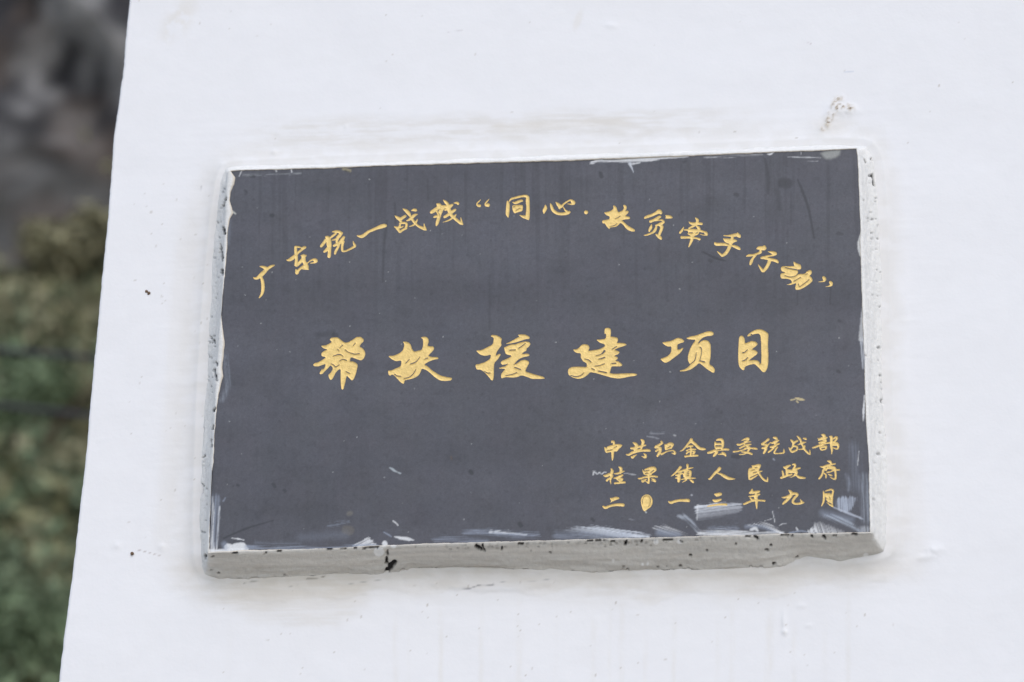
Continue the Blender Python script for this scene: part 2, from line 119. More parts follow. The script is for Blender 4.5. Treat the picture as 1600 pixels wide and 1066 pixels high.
def cr(P, n=4):
    """Catmull-Rom through the rows of P."""
    P = np.asarray(P, float)
    if len(P) < 3: return P
    Q = np.vstack([2 * P[0] - P[1], P, 2 * P[-1] - P[-2]]); out = []
    for i in range(1, len(Q) - 2):
        for k in range(n):
            t = k / n
            out.append(.5 * (2 * Q[i] + (Q[i + 1] - Q[i - 1]) * t + (2 * Q[i - 1] - 5 * Q[i] + 4 * Q[i + 1] - Q[i + 2]) * t * t + (3 * Q[i] - Q[i - 1] - 3 * Q[i + 1] + Q[i + 2]) * t ** 3))
    out.append(P[-1]); return np.array(out)
def sd_stroke(X, Y, P, sm=True):
    """Signed inside-distance (px) of a brush stroke; rows of P are x, y, full width."""
    P = np.asarray(P, float)
    if sm: P = cr(P); P[:, 2] = np.maximum(P[:, 2], .3)
    best = np.full(X.shape, -1e9)
    for a, b in zip(P[:-1], P[1:]):
        d = b[:2] - a[:2]; L = max((d * d).sum(), 1e-9)
        t = np.clip(((X - a[0]) * d[0] + (Y - a[1]) * d[1]) / L, 0, 1)
        r = .5 * (a[2] + (b[2] - a[2]) * t)
        np.maximum(best, r - np.hypot(X - a[0] - d[0] * t, Y - a[1] - d[1] * t), out=best)
    return best
def sd_poly(X, Y, P, ch=True):
    P = np.asarray(P, float)
    if ch:
        N = np.roll(P, -1, 0); P = np.stack([.8 * P + .2 * N, .2 * P + .8 * N], 1).reshape(-1, 2)
    dm = np.full(X.shape, 1e9); ins = np.zeros(X.shape, bool)
    for a, b in zip(P, np.roll(P, -1, 0)):
        d = b - a; L = max((d * d).sum(), 1e-9)
        t = np.clip(((X - a[0]) * d[0] + (Y - a[1]) * d[1]) / L, 0, 1)
        np.minimum(dm, np.hypot(X - a[0] - d[0] * t, Y - a[1] - d[1] * t), out=dm)
        if a[1] != b[1]:
            c = ((a[1] > Y) != (b[1] > Y)) & (X < (b[0] - a[0]) * (Y - a[1]) / (b[1] - a[1]) + a[0])
            ins ^= c
    return np.where(ins, dm, -dm)
def at_poly(line, x):
    a = np.array(line, float); return np.interp(x, a[:, 0], a[:, 1])

def link(name, me, mat=None, parent=None, loc=(0, 0, 0)):
    o = bpy.data.objects.new(name, me); S.collection.objects.link(o)
    if mat and me is not None: me.materials.append(mat)
    if parent: o.parent = parent
    o.location = loc; return o
def tag(o, label=None, cat=None, group=None, kind=None):
    for k, v in (('label', label), ('category', cat), ('group', group), ('kind', kind)):
        if v: o[k] = v
    return o
def mesh(name, V, faces, col=None, smooth_=True):
    """faces: list of (n,k) int arrays."""
    me = bpy.data.meshes.new(name); V = np.asarray(V, np.float32)
    me.vertices.add(len(V)); me.vertices.foreach_set("co", V.ravel())
    fl = [np.asarray(f, np.int32) for f in faces if len(f)]
    lv = np.concatenate([f.ravel() for f in fl]); lt = np.concatenate([np.full(len(f), f.shape[1], np.int32) for f in fl])
    ls = np.concatenate([[0], np.cumsum(lt)[:-1]]).astype(np.int32)
    me.loops.add(len(lv)); me.loops.foreach_set("vertex_index", lv)
    me.polygons.add(len(lt)); me.polygons.foreach_set("loop_start", ls)
    try: me.polygons.foreach_set("loop_total", lt)
    except Exception: pass
    me.update(calc_edges=True)
    if smooth_: me.polygons.foreach_set("use_smooth", np.ones(len(lt), bool))
    if col is not None:
        c = np.ones((len(V), 4), np.float32); c[:, :3] = col
        ca = me.color_attributes.new("Col", 'FLOAT_COLOR', 'POINT'); ca.data.foreach_set("color", c.ravel())
    me.validate(); return me
def bucket(polys):
    d = {}
    for p in polys: d.setdefault(len(p), []).append(p)
    return [np.array(v, np.int32) for v in d.values()]

def mat(name, rough=.8, col=(.5, .5, .5), attr=True, nscale=200, namt=.12, bump=(300, .0005), metal=0, spec=.4, bump2=None):
    """Principled with the surface's own colour (attribute or value), fine grain and fine relief."""
    m = bpy.data.materials.new(name); m.use_nodes = True; t = m.node_tree; N = t.nodes; L = t.links
    b = N["Principled BSDF"]; b.inputs["Roughness"].default_value = rough; b.inputs["Metallic"].default_value = metal
    b.inputs["Specular IOR Level"].default_value = spec
    tc = N.new("ShaderNodeTexCoord")
    if attr: src = N.new("ShaderNodeAttribute"); src.attribute_name = "Col"; so_ = src.outputs["Color"]
    else: src = N.new("ShaderNodeRGB"); src.outputs[0].default_value = (*col, 1); so_ = src.outputs[0]
    n = N.new("ShaderNodeTexNoise"); n.inputs["Scale"].default_value = nscale; n.inputs["Detail"].default_value = 4
    L.new(tc.outputs["Object"], n.inputs["Vector"])
    mr = N.new("ShaderNodeMapRange"); mr.inputs["From Min"].default_value = .25; mr.inputs["From Max"].default_value = .75
    mr.inputs["To Min"].default_value = 1 - namt; mr.inputs["To Max"].default_value = 1 + namt
    L.new(n.outputs["Fac"], mr.inputs["Value"])
    mx = N.new("ShaderNodeVectorMath"); mx.operation = 'SCALE'
    L.new(so_, mx.inputs[0]); L.new(mr.outputs[0], mx.inputs["Scale"]); L.new(mx.outputs[0], b.inputs["Base Color"])
    prev = None
    for bs in (bump, bump2):
        if not bs: continue
        n2 = N.new("ShaderNodeTexNoise"); n2.inputs["Scale"].default_value = bs[0]; n2.inputs["Detail"].default_value = 3
        L.new(tc.outputs["Object"], n2.inputs["Vector"])
        bp = N.new("ShaderNodeBump"); bp.inputs["Strength"].default_value = 1; bp.inputs["Distance"].default_value = bs[1]
        L.new(n2.outputs["Fac"], bp.inputs["Height"])
        if prev: L.new(prev.outputs[0], bp.inputs["Normal"])
        prev = bp
    if prev: L.new(prev.outputs[0], b.inputs["Normal"])
    return m

M_wall = mat("whitewash", .85, nscale=35, namt=.012, bump=(240, .00016), bump2=(70, .0002), spec=.25)
M_mortar = mat("whitewashed_mortar", .85, nscale=160, namt=.05, bump=(420, .0006), bump2=(130, .0012), spec=.25)
M_stone = mat("dark_slate", .55, nscale=420, namt=.10, bump=(700, .00012), spec=.45)
M_gold = mat("gold_paint", .5, col=(.80, .565, .195), attr=False, nscale=160, namt=.14, bump=(700, .0002), metal=.12, spec=.5)
M_rock = mat("limestone", .95, nscale=2.5, namt=.3, bump=(3, .1), spec=.1)
M_leaf = mat("leaves", .8, nscale=6, namt=.2, bump=None, spec=.2)
M_soil = mat("soil", .95, nscale=1.5, namt=.2, bump=(5, .05), spec=.1)
M_cable = mat("cable", .6, col=(.035, .035, .04), attr=False, nscale=3, namt=.1, bump=None)
M_speck = mat("dried_mud", .9, col=(.16, .10, .06), attr=False, nscale=400, namt=.3, bump=(500, .0005))

# ------------------------------------------------------------ outlines traced on the slab face (y = -T) and on the wall (y = 0)
O_top = [(361,268),(365,267),(380,266.5),(430,265.5),(496,264),(541,262),(588,260),(700,257),(800,254),(887,251.6),(981,248),(1075,244.5),(1140,241.5),(1200,239),(1270,236),(1338,233)]
O_right = [(1338,233),(1340,250),(1341,270),(1343,329),(1344.6,363),(1343.6,382),(1344.5,400),(1346.6,470),(1348.5,519),(1350.7,559),(1351,605),(1353,662),(1357,709),(1358,739),(1358,777),(1359.5,832)]
O_bot = [(1359.5,832),(1290,833),(1224,834),(1180,836),(1138,837),(1084,838.4),(1009,840.6),(934,842.5),(858,844.8),(747,847.4),(648,850.6),(607,852.4),(588,853),(515,857),(440,859),(384,860),(327,863)]
O_left = [(327,863),(327.5,834),(328.5,796),(329,768),(331,740),(333,727),(336,671),(339,634),(341.7,615),(346,598),(349,588),(347,574),(349.5,555),(351,540),(348,515),(346,490),(349,452),(352,419),(354.7,389),(355.6,361),(359,342),(364,333),(362,325),(358.5,314),(360,301),(366,289),(368,277),(361,268)]
C_top = [(350,254),(430,250),(600,244),(900,233),(1150,224),(1300,217),(1360,219)]
C_right = [(1360,219),(1376,240),(1385,300),(1389,400),(1391,500),(1394,600),(1398,700),(1402,780),(1403,830),(1399,858),(1390,872)]
C_bot = [(1390,872),(1375,876),(1350,880),(1318,883.5),(1290,881),(1265,877),(1240,886),(1224,892),(1200,897),(1170,895.5),(1130,894),(1080,893),(1040,898),(1000,898),(960,899),(915,896),(840,892),(748,892),(645,890),(625,894),(607,899),(560,902),(500,903),(440,906),(399,907),(340,905),(318,901)]
C_left = [(318,901),(308,890),(303,875),(301,820),(303,740),(306,650),(310,560),(316,470),(323,390),(331,320),(338,275),(350,254)]
def resample(pl, n):
    a = np.array(pl, float); s = np.concatenate([[0], np.cumsum(np.hypot(*np.diff(a, axis=0).T))])
    t = np.linspace(0, s[-1], n, endpoint=False)
    return np.stack([np.interp(t, s, a[:, 0]), np.interp(t, s, a[:, 1])], 1)
SEG = (620, 400, 640, 400)
OP = np.vstack([resample(p, n) for p, n in zip((O_top, O_right, O_bot, O_left), SEG)])
CP = np.vstack([resample(p, n) for p, n in zip((C_top, C_right, C_bot, C_left), SEG)])
E_top = [(357.5,266),(1340,231)]; E_right = [(1340,231),(1343.5,262),(1348,420),(1355,640),(1359.5,739),(1361.5,834)]
E_bot = [(1361.5,834),(1224,836),(1084,840.4),(934,844.5),(748,849),(607,854),(588,855),(440,861),(325.5,865)]; E_left = [(325.5,865),(333,700),(349,440),(357.5,266)]
EP = np.vstack([resample(p, n) for p, n in zip((E_top, E_right, E_bot, E_left), SEG)])
Epoly = np.array(E_top[:-1] + E_right[:-1] + E_bot[:-1] + E_left[:-1], float)
Cpoly = np.array(C_top[:-1] + C_right[:-1] + C_bot[:-1] + C_left[:-1], float)
Opoly = np.array(O_top[:-1] + O_right[:-1] + O_bot[:-1] + O_left[:-1], float)

# ------------------------------------------------------------ white wall
ez = [(202,0),(197,50),(192.5,105),(183.5,170),(177,213),(173,270),(168,340),(157,450),(146,565),(134,700),(124,790),(114,880),(103,965),(91,1066)]
_ex, _ez = unp([p[0] for p in ez], [p[1] for p in ez], 0.0)
o_ = np.argsort(_ez); _ex, _ez = _ex[o_], _ez[o_]
def edge_x(z):
    x = np.interp(z, _ez, _ex)
    lo = (_ex[3] - _ex[0]) / (_ez[3] - _ez[0]); hi = (_ex[-1] - _ex[-5]) / (_ez[-1] - _ez[-5])
    x = np.where(z < _ez[0], _ex[0] + (z - _ez[0]) * lo * .5, x)
    return np.where(z > _ez[-1], _ex[-1] + (z - _ez[-1]) * hi, x)
xr = unp(np.array([1600.]), np.array([533.]), 0)[0][0]
zl = unp(np.array([90., 1600.]), np.array([1066., 1066.]), 0)[1].min(); zh = unp(np.array([200., 1600.]), np.array([0., 0.]), 0)[1].max()
FS = 0.0021
s_ax = np.concatenate([[0, .0005, .0012, .0022, .0034], np.arange(.005, xr - _ex.min() + .03, FS), np.linspace(xr - _ex.min() + .06, 4.2, 24)])
z_ax = np.concatenate([np.linspace(-.3, zl - .06, 18), np.arange(zl - .02, zh + .02, FS), np.linspace(zh + .06, 5.0, 12)])
SS, ZZ = np.meshgrid(s_ax, z_ax); XX = edge_x(ZZ) + SS
PX, PY = prj(XX, 0 * XX, ZZ)
near = (PX > -150) & (PX < 1750) & (PY > -150) & (PY < 1220)
D = -sd_poly(PX, PY, Cpoly)                                   # px outside the mortar's outline
D = np.where(near, D, 400)
h = (fbm(XX * 5, ZZ * 5, 3, 3) - .5) * .006 + (fbm(XX * 6, ZZ * 14, 4, 4) - .5) * .0012 + (fbm(XX * 40, ZZ * 60, 5, 3) - .5) * .0003
h += (fbm(XX * 14, ZZ * 130, 8, 3) - .5) * .0005 * smooth(120, 20, D)
side = smooth(40, -40, PY - 560) ; below = smooth(860, 900, PY)
h += .0045 * np.exp(-np.clip(D, 0, None) / (10 - 4 * below)) * (1 - .6 * below)
n1 = fbm(PX / 60, PY / 22, 21, 4)
lay = smooth(.0, 7, 34 + 26 * (n1 - .5) * 2 - D) * below * smooth(1420, 1380, PX) * smooth(330, 380, PX)
h += lay * .0006 * smooth(.4, .6, fbm(PX / 60, PY / 60, 22))
lay2 = smooth(0, 6, 22 - np.hypot((PX - 770) / 5.5, (PY - 905)) + 8 * (fbm(PX / 14, PY / 8, 31, 3) - .5))
h += lay2 * .0013
def bump_at(x, y, r, a, sx=1, sy=1): return a * np.exp(-(((PX - x) / sx) ** 2 + ((PY - y) / sy) ** 2) / (r * r))
for (x, y, r, a, sx, sy) in [(1305,172,12,.0022,1,1),(1322,174,11,.002,1.5,.8),(1296,188,10,.0018,1,1.3),(1283,202,12,.0012,1.3,1),(1225,972,5,.0016,.6,3),(1226,988,4,.002,1,1),(1252,947,6,.001,1,.6),(1265,978,5,.001,1,.6),(1460,860,9,.002,1.6,1),(1445,872,8,.0015,1.8,.6),(541,198,3,.001,1,1),(429,239,4,.002,1,1),(955,40,5,.001,2,1),(182,852,6,.0012,1,1),(253,855,7,.0012,1,1)]:
    h += bump_at(x, y, r, a, sx, sy) * (.5 + fbm(PX / 4, PY / 4, 51, 3))
chip = np.clip(sum(bump_at(x, y, r, 1.0, sx, sy) for x, y, r, sx, sy in [(1305,168,6,1,1),(1300,180,7,.8,1.2),(1314,168,7,1.6,.8),(1328,168,5,1,1.2),(1290,190,5,1,1),(1308,156,5,1.2,1)]), 0, 1)

XW = XX + np.where(SS < .006, (fbm(ZZ * 0 + .5, ZZ * 70, 71, 4) - .55) * .0022, 0)
# own colour of the whitewash: thinner and warmer over the mortar, runs of dirty water, splashes
wc = np.ones(XX.shape + (3,)) * np.array([.805, .793, .794])
def tint(mask, c): 
    global wc
    m = np.clip(mask, 0, 1)[..., None]; wc = wc * (1 - m) + wc * np.array(c) * m
st = smooth(.35, .75, fbm(PX / 70, PY / 70, 81))
warm = (.955, .93, .885); grey = (.90, .885, .86)
lw = np.where(PX < 340, 48 + 12 * st, np.where(PX > 1385, 32, 44))
band = smooth(0, 1, 1 - D / (lw + 30 * (fbm(PX / 45, PY / 30, 83) - .5)))
tint(band * .9 * (.55 + .45 * smooth(.3, .6, fbm(PX / 26, PY / 16, 84))), (.905, .89, .855))
streak = .5 * fbm(PX / 90, PY / 4.2, 85, 4) + .5 * fbm(PX / 30, PY / 9, 86, 4)
topb = smooth(34, 8, np.abs(PY - (203 + (700 - PX) * .035) - 18 * (fbm(PX / 80, PY / 40, 87) - .5))) * smooth(330, 480, PX) * smooth(1260, 1000, PX)
tint(topb * (.2 + .8 * smooth(.35, .62, streak)) * 1.0, (.90, .88, .84))
tint(smooth(10, 2, np.abs(PY - (196 - (PX - 850) * .05))) * smooth(700, 800, PX) * smooth(1000, 975, PX) * .6, (.935, .912, .865))
tint(smooth(30, 5, np.hypot((PX - 280) * .9 + (PY - 30) * .45, (PY - 30) * .55)) * .9 * smooth(.3, .55, fbm(PX / 14, PY / 14, 89)), (.935, .912, .865))
tint(smooth(9, 3, np.hypot((PX - 903) + (PY - 32) * .3, (PY - 32) * .4)) * .6, (.935, .912, .865))
botb = smooth(62 + 0 * PX, 12, D + 30 * (fbm(PX / 60, PY / 26, 91) - .5)) * below
tint(botb * .85 * (.5 + .5 * smooth(.3, .6, fbm(PX / 50, PY / 9, 92))), (.91, .887, .845)); tint(lay * .5, (.955, .938, .905)); tint(lay2 * .5, (.93, .925, .92))
arc = smooth(1.05, .75, np.hypot((PX - 465) / 125, (PY - 930) / 58) + .5 * (fbm(PX / 40, PY / 20, 94) - .5)) * (.5 + .5 * smooth(.35, .6, fbm(PX / 50, PY / 3, 90, 3))) * (PY > 890)
tint(arc * .8, (.92, .90, .86))
leftb = smooth(26, 6, np.abs(PX - (272 + (600 - PY) * .07)) + 14 * (fbm(PX / 18, PY / 120, 93) - .5)) * smooth(270, 420, PY) * smooth(900, 830, PY)
tint(leftb * .6, (.955, .94, .91))
rightb = smooth(30, 6, np.abs(PX - (1415 + (PY - 560) * .045)) + 16 * (fbm(PX / 12, PY / 160, 95) - .5)) * smooth(600, 760, PY) * smooth(930, 880, PY)
tint(rightb * .55, (.955, .94, .91))
for x, a, wd, y0 in [(619,.5,5,945),(690,.7,5,940),(753,.5,5,940),(812,.45,6,925),(870,.2,4,940),(928,.45,5,940),(953,.35,3,930),(972,.55,5,925),(1009,.35,5,960),(1053,.6,5,940),(1122,.3,4,950),(1145,.55,5,925),(1203,.75,7,935),(1242,.4,5,950),(1290,.35,5,960),(1326,.5,5,915),(360,.15,6,960),(640,.2,3,950)]:
    xs = x + (PY - 930) * -.012 + 3 * (fbm(PY / 60, PX * 0 + x, 97) - .5)
    tint(a * smooth(wd * (.9 + fbm(PY / 40, PX * 0 + x, 98)), wd * .1, np.abs(PX - xs)) * smooth(y0 - 10, y0 + 60, PY) * (.25 + 1.5 * (fbm(PX / 5, PY / 24, 99, 5) - .3)).clip(0, 1), (.93, .905, .855))
scf = np.maximum(sd_stroke(PX, PY, [(1286,203,5),(1294,192,8),(1299,178,9),(1306,170,10),(1318,166,9),(1330,170,8)]), sd_stroke(PX, PY, [(1302,166,6),(1308,155,6),(1314,154,4)]))
scn = fbm(PX / 3.2, PY / 3.2, 63, 3)
tint(smooth(-4, 3, scf) * smooth(.42, .60, scn) * near * .75, (.66, .56, .42)); tint(smooth(-9, 3, scf) * near * .4, (.93, .90, .85)); tint(smooth(-1, 4, scf) * smooth(.60, .70, scn) * near, (.22, .17, .12))
h += smooth(-8, 3, scf) * near * (.0008 + .0035 * (scn - .5))
tint(smooth(26, 8, np.hypot((PX - 1300) / 1.6, PY - 195) + 12 * (fbm(PX / 9, PY / 6, 65) - .5)) * .5, (.935, .912, .865))
for P, c, a in [([(684,922,1),(730,920.5,1.6),(752,914,2),(780,916,1)], (.45,.44,.46), .9), ([(860,905,1),(835,908,1.3),(800,908,1),(770,912,1)], (.6,.6,.62), .7),
                ([(216,859,1.4),(232,863,1.2),(250,868,1)], (.5,.42,.38), .7), ([(479,905,1),(498,904,1.5),(509,901,2)], (.35,.33,.3), .8), ([(380,912,1),(398,909,1.6),(410,908,1)], (.4,.4,.38), .6),
                ([(313,300,1),(314,291,1.4)], (.5,.5,.5), .6), ([(600,906,1),(560,911,1.2),(540,914,1)], (.6,.6,.6), .7), ([(450,918,1),(465,915,1.2)], (.6,.6,.6), .7), ([(700,51,1),(722,48,1.2)], (.8,.78,.78), .8),
                ([(1262,66,1),(1268,69,1.4)], (.6,.5,.5), .7), ([(1318,112,1),(1333,112,1.2)], (.75,.78,.85), .8), ([(410,1002,1.5),(420,1001,2)], (.7,.68,.62), .7)]:
    tint(smooth(-.3, .5, sd_stroke(PX, PY, P)) * a * near, c)
for k in range(150):                                            # small specks of dirt and pits in the whitewash
    u = rng.random()
    if u < .45: x, y = rng.uniform(330, 1400), rng.uniform(905, 1060)
    elif u < .75: x, y = rng.uniform(200, 330), rng.uniform(280, 900)
    else: x, y = rng.uniform(200, 1600), rng.uniform(0, 230)
    r = rng.uniform(.9, 1.7); i = rng.uniform(.2, .75)
    sel = (np.abs(PX - x) < 4) & (np.abs(PY - y) < 4)
    if sel.any():
        m = (np.hypot(PX[sel] - x, (PY[sel] - y) * rng.uniform(.6, 1.6)) < r) * i
        wc[sel] = wc[sel] * (1 - m[:, None]) + np.array([.45, .40, .34]) * m[:, None]
rr = np.clip((.004 - SS) / .004, 0, 1)
yy = -h + .004 * (1 - np.sqrt(1 - rr * rr))
nz, ns = XX.shape
V = np.stack([XW, yy, ZZ], -1).reshape(-1, 3)
idx = np.arange(nz * ns).reshape(nz, ns)
Q = np.stack([idx[:-1, :-1], idx[:-1, 1:], idx[1:, 1:], idx[1:, :-1]], -1).reshape(-1, 4)
keep = (D[:-1, :-1] > -30) | ~near[:-1, :-1]
Q = Q[keep.ravel()]
loop = np.concatenate([idx[0, :], idx[1:, -1], idx[-1, ::-1][1:], idx[::-1, 0][1:-1]])
nb = len(V); bk = V[loop].copy(); bk[:, 1] = .36; V = np.vstack([V, bk]); n = len(loop); j = np.arange(n)
Q2 = np.stack([loop, nb + j, nb + (j + 1) % n, np.roll(loop, -1)], -1)
col = np.vstack([wc.reshape(-1, 3), np.tile([.805, .793, .794], (n, 1))])
cap = nb + np.arange(n)[None, :]
wall = link("white_wall", mesh("white_wall", V, [Q, Q2, cap], col), M_wall)
tag(wall, "whitewashed rendered wall with a slightly leaning edge, carrying the dark stone plaque", "wall")
me = wall.data
sm = np.ones(len(me.polygons), bool); sm[-(n + 1):] = False; me.polygons.foreach_set("use_smooth", sm)
def lump(name, px, py, r, seed, parent, m, flat=.5, y=0.0):
    x, z = unp(np.array([px]), np.array([py]), y); R = random.Random(seed); V = []; F = []
    for i in range(5):
        for k in range(8):
            th = i / 4 * math.pi / 2; a = k / 8 * 2 * math.pi; q = r * R.uniform(.7, 1.25)
            V.append((x[0] + q * math.cos(th) * math.cos(a), y - q * flat * math.sin(th) + .0006, z[0] + q * math.cos(th) * math.sin(a)))
    for i in range(4):
        for k in range(8): F.append((i * 8 + k, i * 8 + (k + 1) % 8, (i + 1) * 8 + (k + 1) % 8, (i + 1) * 8 + k))
    return link(name, mesh(name, V, [np.array(F)]), m, parent)
for px, py, r in [(229,455,.0022),(232.5,458,.0024),(206.5,865,.0026),(1316,207,.0009),(1324,214,.0012),(1366,225,.0012)]:
    lump("dirt_speck", px, py, r, px, wall, M_speck)

# ------------------------------------------------------------ the plaque
plaque = link("stone_plaque", None, loc=(0, 0, ZC)); PL = np.array([0, 0, ZC])
tag(plaque, "dark grey stone plaque with gold engraved Chinese lettering, set in whitewashed mortar on the wall", "plaque")

# --- mortar surround: a ring from the ragged paint line on the face, round the edge and back to the wall
nP = len(OP); k = np.arange(nP)
ragged = (fbm(k / 9., k * 0 + .3, 101, 4) - .5) * 1.6 + (fbm(k / 3., k * 0 + .3, 105, 2) - .5) * .8
cen = OP.mean(0)
nr = np.stack([np.roll(OP[:, 1], -3) - np.roll(OP[:, 1], 3), -(np.roll(OP[:, 0], -3) - np.roll(OP[:, 0], 3))], 1); nr /= np.linalg.norm(nr, axis=1)[:, None]
OPr = OP + nr * ragged[:, None]
fx, fz = unp(OPr[:, 0], OPr[:, 1], -T); wx, wz = unp(CP[:, 0], CP[:, 1], 0.0)
OPr = np.where((np.hypot(*(OPr - EP).T) < 1)[:, None], .5 * OPr + .5 * EP, OPr)
EE = EP + nr * 0; ec = EE - EP.mean(0)
ox, oz = unp(EE[:, 0], EE[:, 1], -T); qx, qz = unp(EE[:, 0] + np.sign(ec[:, 0]) * (np.abs(ec[:, 0]) > 480) * 2.5, EE[:, 1] + np.sign(ec[:, 1]) * 2.5 * (np.abs(ec[:, 0]) < 480), -T)
for _ in range(10):
    qx = (np.roll(qx, 1) + qx + np.roll(qx, -1)) / 3; qz = (np.roll(qz, 1) + qz + np.roll(qz, -1)) / 3
isb = np.zeros(nP); b0 = SEG[0] + SEG[1]; isb[b0:b0 + SEG[2]] = 1
for _ in range(30): isb = (np.roll(isb, 1) + isb + np.roll(isb, -1)) / 3
NB = 30; rows = []
lipx, lipz = fx + (ox - fx) * .0, fz + (oz - fz) * .0
rows.append((fx, np.full(nP, -T + .0006), fz)); rows.append((fx, np.full(nP, -T - .0007), fz))
rows.append((fx + (ox - fx) * .5, np.full(nP, -T - .0011), fz + (oz - fz) * .5))
rows.append((ox, np.full(nP, -T - .0008), oz))
sx, sz = qx, qz
for i in range(NB):
    t = i / (NB - 1)
    flare = t ** 1.0 * isb + (1 - isb) * (t ** 2 * .45 + .55 * t)
    yv = (-T + .001) + (T - .001 + .004) * (t * isb + (1 - isb) * (1 - (1 - t) ** 1.3))
    rows.append((sx + (wx - sx) * flare, yv, sz + (wz - sz) * flare))
R_ = np.array([[r[0], r[1], r[2]] for r in rows]).transpose(0, 2, 1)       # rows x nP x 3
# surface normals in a cheap way, then trowelled roughness and pits
dA = np.roll(R_, -1, 1) - np.roll(R_, 1, 1); dB = np.gradient(R_, axis=0); NN = np.cross(dB, dA); NN /= np.linalg.norm(NN, axis=2)[..., None] + 1e-12
if NN[10, b0 + 300, 2] > 0: NN = -NN
ka, kb = np.meshgrid(np.arange(nP), np.arange(len(rows))); kx = ka / 1.0
bx, by = prj(R_[..., 0], R_[..., 1], R_[..., 2])
rough = (fbm(kx / 26., kb / 5., 111, 4) - .5) * .0045 + (fbm(kx / 5., kb / 2.5, 113, 3) - .5) * .0016
rough += (fbm(kx / 60., kb / 1.6, 115, 2) - .5) * .0008
fade = np.clip((kb - 2) / 5., 0, 1)
pit = np.zeros(bx.shape)
PITS = [[(602,896,5),(606,890,8),(612,887,5)],[(610,884,8),(617,879,7)],[(600,898,3),(612,897,4)],[(604,873,4),(604,880,6)],[(605,862,3),(606,868,3)],[(629,891,7),(636,894,4)],[(641,890,4),(645,889,3)],[(744,854,5),(752,858,5)],[(754,853,4),(757,861,3)],[(784,855,3),(784,860,2)],[(812,850,5),(816,851,4)],[(568,857,3),(590,855.5,4)],[(1180,838,4),(1184,842,4)],[(1222,836.5,3),(1240,837,3)],[(1268,837,4),(1270,840,3)],[(1286,838,4),(1289,841,4)],[(1333,834,4),(1339,835,3)],[(1300,837,2),(1306,837,2)],[(1166,838,3),(1172,838,3)],[(1178,890,5),(1190,888,5)],[(1208,881,3),(1212,880,3)],[(1209,890,3),(1211,892,3)],[(1334,881,5),(1338,878,4)],[(1266,876,4),(1275,878,3)],[(1245,871,2),(1247,870,2)],[(398,903,3),(402,903,3)],[(350,905,2),(357,904,2)],[(508,903,4),(511,904,3)],[(519,905,3),(522,904,2)],[(364,865,3),(371,864,3)],[(321,868,4),(321,873,3)],[(330,870,2),(333,870,2)],[(329,891,2),(332,891,2)],[(341,894,2),(343,895,2)],[(413,866,2),(415,865,2)],[(434,861,3),(438,861,3)],[(513,858,4),(518,857,3)],[(533,858,2),(540,857,2)],[(554,856,2),(557,856,2)],[(349,356,4),(350,365,5)],[(349,322,3),(353,308,2)],[(344,382,2),(346,396,4),(347,408,3)],[(346,422,3),(347,430,2)],[(327,527,3),(330,528,4)],[(334,531,3),(336,537,2)],[(337,566,2),(339,571,2)],[(335,578,3),(338,596,2)],[(333,642,4),(336,638,3)],[(333,665,2),(331,671,2)],[(330,688,2),(330,698,2)],[(318,670,3),(318,675,2)],[(316,718,2),(320,712,2)],[(316,757,3),(313,776,3)],[(310,790,3),(307,800,2)],[(303,838,3),(305,852,3)],[(307,884,4),(312,892,3)],[(1351,250,3),(1353,253,3)],[(1363,248,5),(1369,247,5)],[(1364,272,2),(1366,290,3)],[(1384,604,3),(1385,612,3)],[(1384,630,3),(1386,640,3)],[(1390,650,2),(1393,655,3)],[(1389,700,3),(1393,712,3)],[(1388,726,3),(1390,738,3)],[(1401,732,4),(1404,736,4)],[(858,863,2),(861,864,2)],[(944,845,3),(950,846,3)],[(955,846,3),(960,847,3)],[(977,850,5),(979,846,3)],[(1002,846,3),(1003,846,3)],[(931,844,3),(938,844,3)],[(915,846,2),(925,844,3)],[(1037,844,4),(1050,844,3)],[(1064,846,3),(1066,847,3)],[(1078,868,3),(1081,868,2)],[(1104,860,3),(1105,860,3)],[(973,893,4),(976,894,3)],[(932,895,3),(934,896,2)],[(884,892,2),(890,894,2)],[(860,892,2),(866,892,2)],[(1196,859,3),(1200,860,3)],[(1204,852,3),(1205,852,3)],[(1149,850,2),(1150,850,2)]]
for P in PITS:
    x0, x1 = min(p[0] for p in P) - 9, max(p[0] for p in P) + 9; y0, y1 = min(p[1] for p in P) - 9, max(p[1] for p in P) + 9
    sel = (bx > x0) & (bx < x1) & (by > y0) & (by < y1)
    if sel.any(): pit[sel] = np.maximum(pit[sel], smooth(-.7, .9, sd_stroke(bx[sel], by[sel], P, False) + (fbm(bx[sel] / 2.2, by[sel] / 2.2, 117, 2) - .5) * 2.4))
for q in range(260):
    if q < 110: x = rng.uniform(640, 1120) if q < 95 else rng.uniform(1130, 1340); y = np.interp(x, [600, 1360], [853, 832]) + abs(rng.normal(0, 4)) + 1.5
    elif q < 140: x = rng.uniform(340, 1380); y = np.interp(x, [330, 860, 1390], [904, 893, 880]) + rng.normal(0, 3)
    elif q < 190: y = rng.uniform(290, 880); x = np.interp(y, [290, 880], [352, 318]) - abs(rng.normal(0, 8))
    else: y = rng.uniform(260, 870); x = np.interp(y, [260, 870], [1352, 1378]) + rng.normal(14, 12)
    r = rng.uniform(.9, 2.0); sel = (np.abs(bx - x) < 5) & (np.abs(by - y) < 5)
    if sel.any(): pit[sel] = np.maximum(pit[sel], smooth(r + .5, r - .7, np.hypot((bx[sel] - x) * rng.uniform(.5, 1), by[sel] - y)) * rng.uniform(.3, .9) * (.45 if q < 95 else .3 if q < 110 else .7 if q >= 190 else .6 if q >= 140 else 1))
cr_ = np.clip((kb - 20) / 13., 0, 1) * isb[None, :]; rough = rough + cr_ * (fbm(kx / 34., kx * 0, 127, 5) - .5) * .010
